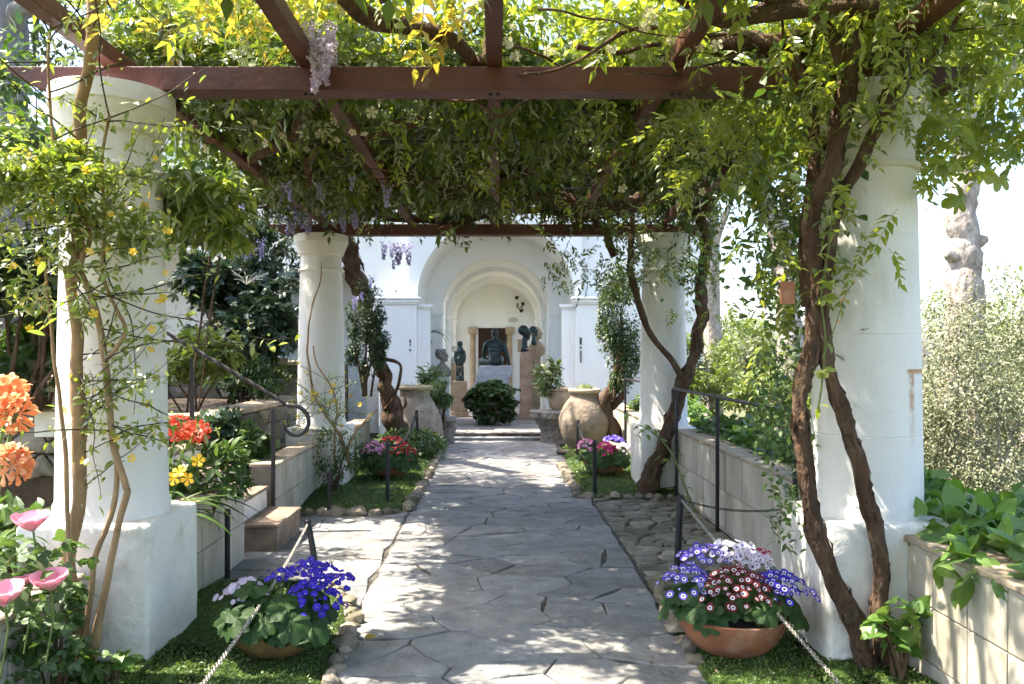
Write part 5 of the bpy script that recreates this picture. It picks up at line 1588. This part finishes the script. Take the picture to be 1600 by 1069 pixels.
def dome(name, label, c, r, n, tm, size, mat, cat='plant', down=.15, solo=0, flat=1.0):
    """low carpet or mound"""
    c = Vector(c)
    s = thing(name, label, cat, tuple(c))
    pos, d = blob(n, c, r, .6)
    pos[:, 2] = c.z + np.abs(pos[:, 2] - c.z) * flat + .03 * RNG.normal(size=n) * r[2]
    f = d * .5 + rdir(n) * .7; f[:, 2] -= down; u = rdir(n, 1.0, .5)
    scatter('foliage', tm, pos, f, u, RNG.uniform(.6, 1.2, n) * size, mat, s, solo=solo)
    m = MB()
    for i in range(10):
        e = pos[RNG.integers(0, n)]
        m.tube([tuple(c + Vector((random.uniform(-.3, .3) * r[0], random.uniform(-.3, .3) * r[1], -.03))), tuple(e)], .004, 4)
    m.build('stems', M['stemg'], s)
    return s
def tuft(name, label, c, n, L, tm, mat, spread=.9, cat='plant', solo=0, r=.06):
    s = thing(name, label, cat, tuple(c))
    a = RNG.uniform(0, 2 * math.pi, n)
    e = RNG.uniform(.25, 1.1, n) / spread
    f = np.column_stack([np.cos(a), np.sin(a), e + .1])
    pos = np.array(c) + np.column_stack([np.cos(a), np.sin(a), np.zeros(n)]) * RNG.uniform(0, r, n)[:, None]
    u = np.column_stack([-np.cos(a) * e, -np.sin(a) * e, np.ones(n)])
    scatter('foliage', tm, pos, f, u, RNG.uniform(.6, 1.2, n) * L, mat, s, solo=solo)
    return s
c = P(368, 500, 11.0)
shrub('fatsia_shrub', 'big glossy dark green shrub with hand shaped leaves on the terrace', c, (1.0, .7, 1.0), 1700, [T['lob7'], T['lob5']], .21, M['fatsia'], 22, .34, solo=90, base=.93, down=.3)
m = MB()
for k in range(14):
    a = P(385, 445, 10.3); e = a + Vector((random.uniform(-.2, .3), random.uniform(-.1, .1), random.uniform(.02, .24)))
    m.tube([tuple(a), tuple(a.lerp(e, .5) + Vector((0, 0, .03))), tuple(e)], .004, 4)
    ball(m, e, .008, 6)
ss = thing('dry_seed_head', 'pale dry branching seed head above the dark shrub', 'plant', tuple(P(385, 445, 10.3)))
m.build('seed_stems', M['white_stone'], ss)
shrub('leafy_shrub', 'light green lobed leaf shrub behind the stair rail', P(300, 556, 9.2), (.75, .4, .32), 520, [T['lob5']], .14, M['light'], 14, .4, solo=60, base=.93)
shrub('leafy_shrub', 'deep green ferny shrub on the terrace under the rail bar', P(385, 590, 10.6), (.5, .35, .28), 900, [T['lance']], .10, M['mid'], 12, .4, base=.93)
shrub('leafy_shrub', 'bright green bushy plant behind the terrace post', P(425, 590, 11.2), (.35, .3, .25), 800, [T['leaf']], .07, M['light'], 10, .4, base=.93)
shrub('leafy_shrub', 'dark shrub at the foot of the villa wall beside the far left column', P(455, 588, 12.3), (.35, .3, .3), 500, [T['leaf']], .09, M['dark'], 10, .4, base=1.3)
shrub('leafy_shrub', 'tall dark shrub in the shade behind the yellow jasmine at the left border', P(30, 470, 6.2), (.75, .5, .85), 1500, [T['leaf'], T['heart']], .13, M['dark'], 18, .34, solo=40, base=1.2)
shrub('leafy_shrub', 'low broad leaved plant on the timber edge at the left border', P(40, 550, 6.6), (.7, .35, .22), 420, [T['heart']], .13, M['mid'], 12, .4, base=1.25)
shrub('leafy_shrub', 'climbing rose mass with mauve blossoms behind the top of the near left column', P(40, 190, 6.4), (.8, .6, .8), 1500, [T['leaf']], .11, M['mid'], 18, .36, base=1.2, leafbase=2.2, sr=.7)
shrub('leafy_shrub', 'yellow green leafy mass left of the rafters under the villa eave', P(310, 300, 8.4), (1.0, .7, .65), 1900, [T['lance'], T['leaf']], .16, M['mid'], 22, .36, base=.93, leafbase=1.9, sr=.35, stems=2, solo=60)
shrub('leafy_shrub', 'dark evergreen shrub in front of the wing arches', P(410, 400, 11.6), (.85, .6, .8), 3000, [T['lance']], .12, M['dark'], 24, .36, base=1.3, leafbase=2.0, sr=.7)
for i, (px, py, lab) in enumerate(((345, 680, 'ivy leaved plant below the terrace coping, left of the rail post'), (385, 690, 'grey green lobed plant beside the rail post'))):
    shrub('leafy_shrub', lab, P(px, py, 7.8), (.28, .18, .22), 150, [T['lob5']], .13, M['mid' if i else 'fatsia'], 8, .45, solo=30, base=.5)
# clivias with orange flowers
def clivia(label, c, n, L, heads, mat):
    s = tuft('clivia_plant', label, c, n, L, [T['strap'], T['strap2']], M['strap'], 1.0, 'flowers', solo=n)
    for h, r, k in heads:
        MB().tube([tuple(c), tuple(Vector(c).lerp(h, .6) + Vector((0, 0, .05))), tuple(h)], .010, 6).build('flower_stalk', M['stemg'], s, smooth=True)
        pos, d = blob(k, h, (r * .5, r * .5, r * .45), .6)
        d[:, 2] += .3; d[:, 1] -= .3
        scatter('flower', [T['star6']], pos, np.cross(d, rdir(k)), d, r * .62, M[mat], s, solo=k, solo_name='flower')
    return s
clivia('orange clivia in the left planter, lower flower head at the photo border', (-2.55, 3.7, .52), 26, .62, [(P(15, 725, 3.6), .10, 14)], 'f_orange')
clivia('orange clivia in the left planter, two large upper flower heads', (-2.62, 4.1, .55), 30, .7, [(P(25, 645, 3.9), .11, 16), (P(15, 610, 4.1), .10, 14)], 'f_orange')
clivia('coral red clivia between the near left column and the stair', (-2.35, 5.6, .55), 34, .62, [(P(280, 668, 5.4), .10, 14), (P(308, 674, 5.6), .095, 12)], 'f_red')
clivia('strap leaved clump without red heads over the wall behind the near left column', (-2.2, 5.2, .55), 30, .55, [], 'f_red')
shrub('leafy_shrub', 'dark leafy plant with yellow trumpet flowers behind the near left pedestal', P(330, 745, 5.6), (.30, .25, .25), 460, [T['leaf'], T['lance']], .10, M['mid'], 10, .4, base=.5, solo=40)
yf = thing('yellow_flowers', 'three yellow trumpet flowers behind the near left pedestal', 'flowers', tuple(P(285, 745, 5.1)))
pos = np.array([P(281, 738, 5.0), P(294, 748, 5.0), P(310, 720, 5.1), P(272, 748, 5.0)]); u = rdir(4, .2, .4) + np.array([0, -1, .2])
scatter('flower', [T['star']], pos, np.cross(u, rdir(4)), u, .045, M['f_yellow'], yf, solo=4, solo_name='flower')
# pink flowers and ivy at the lower left
pk = thing('pink_flower_plant', 'pink cup shaped blossoms over the lower left planter', 'flowers', (-2.3, 3.2, .5))
pos, d = blob(170, P(30, 890, 3.25), (.28, .2, .16), .4); f, u = droop(170, .2)
scatter('foliage', [T['ivy'], T['leaf']], pos, f, u, RNG.uniform(.6, 1.2, 170) * .085, M['mid'], pk, solo=170)
for h, rr in ((P(52, 830, 3.2), .05), (P(80, 925, 3.1), .05), (P(8, 945, 3.0), .05), (P(45, 915, 3.3), .035)):
    MB().tube([tuple(h + Vector((-.05, .05, -.3))), tuple(h + Vector((0, .02, -.1))), tuple(h)], .004, 5).build('stalk', M['stemg'], pk)
    k = 9; a = np.arange(k) * 2.4
    f = np.column_stack([np.cos(a), np.sin(a) - .3, np.full(k, .85)]); u = np.column_stack([-np.cos(a) * .6, -np.sin(a) * .6 - .2, np.ones(k)])
    scatter('petal', [T['petal']], np.tile(np.array(h), (k, 1)) + RNG.normal(size=(k, 3)) * .004, f, u, rr * 1.9, M['f_pink'], pk, solo=k, solo_name='petal')
shrub('ivy_plant', 'green ivy climbing at the foot of the jasmine stems', P(85, 985, 3.55), (.20, .16, .38), 260, [T['ivy']], .075, M['mid'], 10, .4, solo=150, base=0, cat='plant')
shrub('small_weed', 'young leafy weeds on the moss beside the near left pedestal', P(170, 1030, 3.8), (.22, .12, .10), 60, [T['heart']], .06, M['heart'], 7, .4, solo=60, base=.03, cat='plant')
shrub('small_weed', 'young round leaved weed beside the right vine trunk base', P(1410, 985, 3.85), (.14, .1, .2), 64, [T['heart'], T['heart2']], .075, M['heart'], 8, .4, solo=64, base=.03, cat='plant')
# heart leaved plants along the right planter
for (px, py, Y, rx, n, lab) in ((1470, 800, 4.2, .26, 46, 'heart leaved plant on the right planter next to the column'), (1540, 790, 4.0, .3, 60, 'heart leaved plant in the middle of the right planter'), (1590, 830, 3.5, .28, 56, 'heart leaved plant on the right planter at the photo border')):
    c = P(px, py, Y)
    dome('heart_leaf_plant', lab, (c.x, c.y, .62), (rx, .34, .24), int(n * 1.7), [T['heart'], T['heart2']], .12, M['heart'], solo=int(n * 1.7), down=.25)
for i, (y, lab) in enumerate(((5.4, 'leafy ground plant on the right planter just behind the near column'), (6.6, 'leafy ground plant on the right planter behind the rail'), (7.8, 'green leafy ground plant on the right planter near the middle post'), (8.9, 'green leafy ground plant by the far right column'), (11.5, 'bright leafy plant behind the far right rail'), (13.2, 'bright leafy plant by the wall behind the ochre jar'))):
    dome('planter_plant', lab, (2.62, y, .6), (.42, .7, .34 + .1 * (i > 3)), 520, [T['heart'], T['leaf']], .11, M['mid' if i % 2 else 'heart'], down=.3, solo=20)
for i, (x, y, lab) in enumerate(((3.0, 3.2, 'low leafy plant at the back of the right planter near the photo border'), (3.05, 4.5, 'low leafy plant at the back of the right planter behind the column'), (3.0, 2.2, 'low leafy plant at the nearest end of the right planter'))):
    dome('planter_plant', lab, (x, y, .58), (.42, .65, .26), 300, [T['heart'], T['leaf']], .12, M['heart'], down=.3)
# plants by the far beds
shrub('airy_shrub', 'thin airy shrub at the foot of the far left column', P(520, 705, 9.1), (.38, .3, .38), 900, [T['narrow'], T['min']], .06, M['mid'], 14, .42, base=.05)
dome('ground_cover', 'dense leafy mound in front of the tall pale jar', P(640, 700, 12.3), (.58, .65, .30), 2200, [T['leaf'], T['oval']], .07, M['mid'], cat='ground cover')
dome('ground_cover', 'dark leafy mound behind the pink flower bowl', (-1.75, 11.2, .05), (.35, .6, .32), 900, [T['leaf']], .07, M['dark'], cat='ground cover')
shrub('leafy_column_shrub', 'dark small leaved bush with lilac and yellow flowers in front of the left pier', P(574, 525, 12.1), (.40, .36, .86), 5200, [T['leaf'], T['min']], .055, M['dark'], 22, .34, base=1.0)
bl = v3
racemes(v3, [P(random.gauss(570, 18), random.uniform(430, 470), 11.75) for _ in range(3)], M['f_lilac'], .16)
iv = shrub('ivy_column', 'tall dark ivy growth hanging in front of the right pier', P(966, 515, 12.7), (.44, .36, 1.15), 6500, [T['leaf'], T['min']], .065, M['vine_dark'], 26, .34, base=.9)
tr_ = thing('ivy_tree', 'twisted dark ivy trunk behind the ochre jar', 'tree', (1.95, 13.0, 0))
A_ = spline([(*P(958, 690, 13.1), .14), (*P(952, 660, 13.1), .12), (*P(945, 630, 13.0), .10), (*P(958, 605, 12.9), .10), (*P(966, 580, 12.8), .09), (*P(966, 540, 12.8), .06)], 6, .06)
MB().tube(A_[:, :3], A_[:, 3], 12, rough=.2).build('trunk', M['bark'], tr_, smooth=True)
A_ = spline([(*P(945, 640, 13.1), .07), (*P(968, 625, 13.0), .06), (*P(975, 600, 12.9), .05), (*P(968, 575, 12.9), .045)], 6, .04)
MB().tube(A_[:, :3], A_[:, 3], 10, rough=.2).build('branch', M['bark'], tr_, smooth=True)
# plants in and around the jars
tuft('spiky_grass', 'grey green grassy tuft growing in the tall pale jar', (-1.30, 13.2, 1.02), 90, .40, [T['blade']], M['light'], .9, r=.18)
shrub('trailing_fern', 'trailing feathery plant hanging beside the tall pale jar', P(690, 615, 13.7), (.22, .22, .42), 1500, [T['narrow']], .10, M['mid'], 14, .4, base=.35, down=.7, cat='plant')
shrub('leafy_plant', 'upright pointed leaf plant behind the tall pale jar', P(674, 590, 14.2), (.22, .2, .25), 160, [T['lance']], .17, M['mid'], 8, .4, base=.6, cat='plant', solo=20)
dome('jar_plant', 'small green plant in the mouth of the ochre jar', (1.46, 13.2, 1.0), (.16, .16, .12), 160, [T['leaf']], .05, M['light'])
shrub('potted_shrub', 'glossy variegated shrub in the brown pot at the right pier', P(858, 590, 14.6), (.27, .25, .40), 330, [T['leaf'], T['lance']], .15, M['varieg'], 12, .4, base=.95, cat='plant', solo=60)
shrub('round_bush', 'dense dark green bush in front of the marble block', P(772, 633, 16.7), (.66, .42, .46), 2600, [T['lob5'], T['heart']], .12, M['dark'], 24, .36, base=.12, solo=80, outw=.9)
shrub('round_bush', 'light green leaves edging the dark bush before the marble block', P(772, 610, 16.5), (.60, .30, .22), 300, [T['lob5'], T['heart']], .12, M['mid'], 18, .36, base=.4, cat='plant', solo=40)
tuft('palm_plant', 'dark palm fronds seen through the left loggia opening', P(662, 525, 17.3), 26, .75, [T['strap2']], M['palm'], 1.0, solo=26)
# young bramble shoot by the near right post
br = thing('rose_shoot', 'arching pale green rose shoot near the right post', 'plant', tuple(P(1080, 790, 6.3)))
A_ = spline([(*P(1085, 800, 6.3), .008), (*P(1070, 760, 6.35), .008), (*P(1050, 710, 6.4), .007), (*P(1025, 680, 6.45), .006), (*P(998, 664, 6.5), .004)], 6, .004)
MB().tube(A_[:, :3], A_[:, 3], 6).build('stem', M['stemg'], br, smooth=True)
f, u = droop(34, .2)
scatter('foliage', [T['lance'], T['leaf']], along(A_, 34, .05), f, u, .075, M['light'], br, solo=34)
fl2 = thing('fallen_leaf', 'curled dry leaf lying on the path at the lower left kerb', 'leaf', tuple(P(560, 1005, 4.45)))
scatter('leaf_blade', [T['oval']], [(-.74, 4.5, .02)], [(1, .3, .2)], [(0, -.4, 1)], .07, M['sandleaf'] if 'sandleaf' in M else M['yellowleaf'], fl2, solo=1, solo_name='leaf_blade')

# cream rose blossoms among the canopy leaves
cr_ = [P(random.uniform(300, 600), random.uniform(150, 235), random.uniform(5.0, 6.5)) for _ in range(40)] + [P(random.uniform(780, 1120), random.uniform(20, 98), random.uniform(4.0, 4.9)) for _ in range(26)] + [P(random.uniform(700, 1150), random.uniform(170, 300), random.uniform(5.5, 8.0)) for _ in range(36)]
u = rdir(len(cr_)) + np.array([0, -.8, -.3])
scatter('blossom', [T['star']], np.array(cr_), np.cross(u, rdir(len(cr_))), u, RNG.uniform(.6, 1.2, len(cr_)) * .035, M['f_cream'], v3, solo=len(cr_), solo_name='blossom')
# green cover of the left planter
for i, (x, y, lab) in enumerate(((-2.75, 3.4, 'broad leaved green plant under the orange clivias at the left border'), (-2.9, 4.6, 'green leafy plant left of the near left pedestal'), (-2.7, 5.8, 'green leafy plant in the left planter beside the stair'))):
    dome('planter_plant', lab, (x, y, .48), (.42, .6, .26), 360, [T['leaf'], T['heart']], .12, M['mid'], solo=60, down=.25)

# litter: dry leaves, petals and grit on path, beds and steps
n = 420
pos = np.column_stack([RNG.uniform(-2.0, 2.0, n), RNG.uniform(2.6, 14, n) ** 1.0, np.full(n, .006)])
inb = ((pos[:, 0] < -.85) & ((pos[:, 1] < 5.6) | (pos[:, 1] > 8))) | ((pos[:, 0] > 1.05) & ((pos[:, 1] < 5.8) | (pos[:, 1] > 9)))
pos[inb, 2] = .075
u = rdir(n, 2.2, .5); f = rdir(n); f[:, 2] *= .15
tag(scatter('leaf_litter', [T['oval'], T['min']], pos, f, u, RNG.uniform(.4, 1.2, n) * .028, M['litter'], None), 'dry leaves and petals scattered over path and moss', 'leaf litter')

# ================================================================== TREES
def tree(name, label, trunk, r0, crown, n, tm, size, mat, bark, k=26, cr=.30, limbs=8, group=None, flat=.8):
    """trunk: list of points; crown: list of (centre, radii, share)"""
    b = trunk[0]
    s = thing(name, label, 'tree', tuple(b), group)
    nt = len(trunk)
    A_ = spline([(*q, r0 * (1 - .55 * i / max(1, nt - 1))) for i, q in enumerate(trunk)], 8, .05 * r0 * 5)
    MB().tube(A_[:, :3], A_[:, 3], 16, rough=.10, seed=r0).build('trunk', bark, s, smooth=True)
    ps, ds = [], []
    for c, r, sh in crown:
        p, d = clumps(int(n * sh), c, r, k, cr, flat); ps.append(p); ds.append(d)
    pos = np.concatenate(ps); d = np.concatenate(ds); m_ = len(pos)
    f = d * .5 + rdir(m_) * .7; f[:, 2] -= .2
    scatter('crown', tm, pos, f, rdir(m_, .8, .7), RNG.uniform(.6, 1.25, m_) * size, mat, s)
    for i in range(limbs):
        a = A_[RNG.integers(int(len(A_) * .55), len(A_))]; e = pos[RNG.integers(0, m_)]
        L_2 = spline([(*a[:3], a[3] * .55), (*(Vector(a[:3]).lerp(Vector(e), .5) + Vector((random.uniform(-.2, .2), random.uniform(-.2, .2), .15))), a[3] * .35), (*e, .01)], 5, .05)
        MB().tube(L_2[:, :3], L_2[:, 3], 7, rough=.08).build('limb', bark, s, smooth=True)
    return s
# pine trunk against the sky on the right
def GZ(x, y): return -.09 + slope(x, y)
Yp = 15.0
b = P(1500, 470, Yp)
pt_ = tree('pine_tree', 'tall knobbly pine trunk against the white sky on the right', [Vector((b.x + .05, Yp, GZ(b.x, Yp) - .2)), P(1505, 470, Yp), P(1508, 410, Yp), P(1503, 330, Yp), P(1508, 250, Yp), P(1518, 150, Yp), P(1510, 40, Yp), P(1500, -80, Yp)], .34,
           [(P(1500, -120, Yp), (3.2, 2.5, 1.0), .6), (P(1520, 60, Yp), (1.4, 1.2, .8), .4)], 5200, [T['narrow'], T['min']], .22, M['mid'], M['bark_tree'], 24, .34, 7)
for a, b_, r in ((P(1500, 400, Yp), P(1478, 395, Yp - .1), .16), (P(1515, 380, Yp), P(1541, 374, Yp), .13), (P(1505, 425, Yp), P(1530, 410, Yp - .25), .15)):
    A_ = spline([(*a, r * 1.3), (*a.lerp(b_, .6), r), (*b_, r * .55)], 4)
    MB().tube(A_[:, :3], A_[:, 3], 12, rough=.15, seed=3).build('knob', M['bark_tree'], pt_, smooth=True)
# pale branching tree between the right columns
bb = P(1235, 640, 13)
tree('pale_limbed_tree', 'pale limbed tree seen between the right columns', [Vector((bb.x, 13, GZ(bb.x, 13) - .2)), P(1236, 560, 13), P(1232, 480, 13), P(1225, 400, 13), P(1205, 340, 13), P(1180, 290, 13), P(1160, 250, 13)], .22,
     [(P(1200, 200, 13), (1.3, 1.2, .9), .6), (P(1240, 440, 13.5), (.5, .6, .9), .25)], 1700, [T['min'], T['narrow']], .13, M['vine'], M['bark_tree'], 20, .3, 8)
# sunlit silver hedge at the right border
hg = shrub('silver_shrub', 'large sunlit silvery shrub beyond the planter at the right border', (5.5, 9.0, .85), (1.4, 1.4, 1.9), 38000, [T['min'], T['leaf']], .052, M['silver'], 90, .24, base=GZ(5.5, 9), stems=10, stemmat='bark_tree')
shrub('silver_shrub', 'lower silvery shrub beneath the pine trunk', (7.6, 10.8, .3), (1.5, 1.3, 1.9), 14000, [T['min']], .075, M['silver'], 70, .22, base=GZ(7.4, 10.6), stems=8, stemmat='bark_tree')
shrub('yellow_green_shrub', 'yellow green shrub behind the silvery shrub at the right border', (10.4, 15.0, .6), (2.2, 1.5, 2.0), 5000, [T['min']], .13, M['light'], 34, .28, base=GZ(10.4, 15), stems=6)
for i, (px, py, Y, rx, rz, mt, lab) in enumerate(((1105, 590, 15, .8, 1.0, 'light', 'lime green bush low between the right columns'), (1165, 588, 17, 1.0, 1.0, 'silver', 'grey green bush in the middle distance between the right columns'), (1210, 612, 12, .7, .8, 'light', 'green bush close behind the right rail'),
        (1110, 550, 26, 2.0, 1.5, 'light', 'distant sunlit tree left of the right vine'), (1195, 560, 30, 2.4, 1.5, 'light', 'distant green tree behind the right vine'), (1570, 500, 28, 3.2, 2.2, 'light', 'distant yellow green tree behind the hedge at the right border'), (1030, 560, 30, 2.5, 2.2, 'mid', 'distant tree hidden behind the far right column'))):
    c = P(px, py, Y)
    gz = GZ(c.x, Y)
    tree('garden_tree', lab, [Vector((c.x, Y, gz - .1)), Vector((c.x + .1, Y, (gz + c.z) / 2)), Vector((c.x, Y, c.z))], .06 + .03 * rx, [(c, (rx, rx * .9, rz), 1)], 3600, [T['min'], T['leaf']], .05 + .006 * Y * .6, M[mt], M['bark_tree'], 30, .28, 5)
# trees behind the left side and above the villa
tb = Vector((-5.6, 9.4, 0))
tree('grey_barked_tree', 'broad grey barked tree trunk at the upper left border', [Vector((-5.95, 9.4, -.1)), P(5, 420, 9.4), P(8, 200, 9.4), P(5, 60, 9.4), P(0, -80, 9.4), P(10, -250, 9.4)], .36,
     [(Vector((-5.6, 10.5, 6.6)), (2.6, 2.4, 1.3), 1)], 5200, [T['min'], T['narrow']], .15, M['dark'], M['bark_grey'], 30, .26, 7)
tree('conifer_tree', 'dark conifer with drooping needles above the villa at the top left', [Vector((-6.2, 19, 0)), Vector((-6.2, 19, 5)), Vector((-6.1, 19, 11))], .3,
     [(Vector((-6.0, 19, 8.6)), (3.2, 1.6, 2.2), 1)], 5200, [T['narrow']], .26, M['dark'], M['bark_grey'], 34, .24, 6)
tree('broadleaf_tree', 'yellow green broadleaf tree behind the villa roof at the top', [Vector((-1.5, 28, 0)), Vector((-1.5, 28, 5)), Vector((-1.2, 28, 10))], .35,
     [(Vector((-1.2, 28, 9.5)), (4.2, 2.4, 3.0), 1)], 5200, [T['min']], .26, M['vine_lime'], M['bark_tree'], 40, .24, 6)
tree('broadleaf_tree', 'green broadleaf tree beyond the villa on the upper right', [Vector((6.5, 24, -1)), Vector((6.5, 24, 4)), Vector((6.4, 24, 9))], .3,
     [(Vector((6.2, 24, 8.8)), (3.6, 2.4, 2.4), 1)], 4600, [T['min']], .24, M['vine'], M['bark_tree'], 36, .25, 6)
tree('broadleaf_tree', 'light green tree rising behind the left terrace, shading the villa front', [Vector((-4.9, 14.4, .8)), Vector((-4.8, 14.4, 3)), Vector((-4.4, 14.4, 5.5)), Vector((-4.2, 14.4, 7))], .2,
     [(Vector((-4.0, 14.0, 7.0)), (2.3, 2.1, 1.5), 1)], 6200, [T['leaf'], T['lance']], .17, M['vine'], M['bark_tree'], 40, .28, 9)
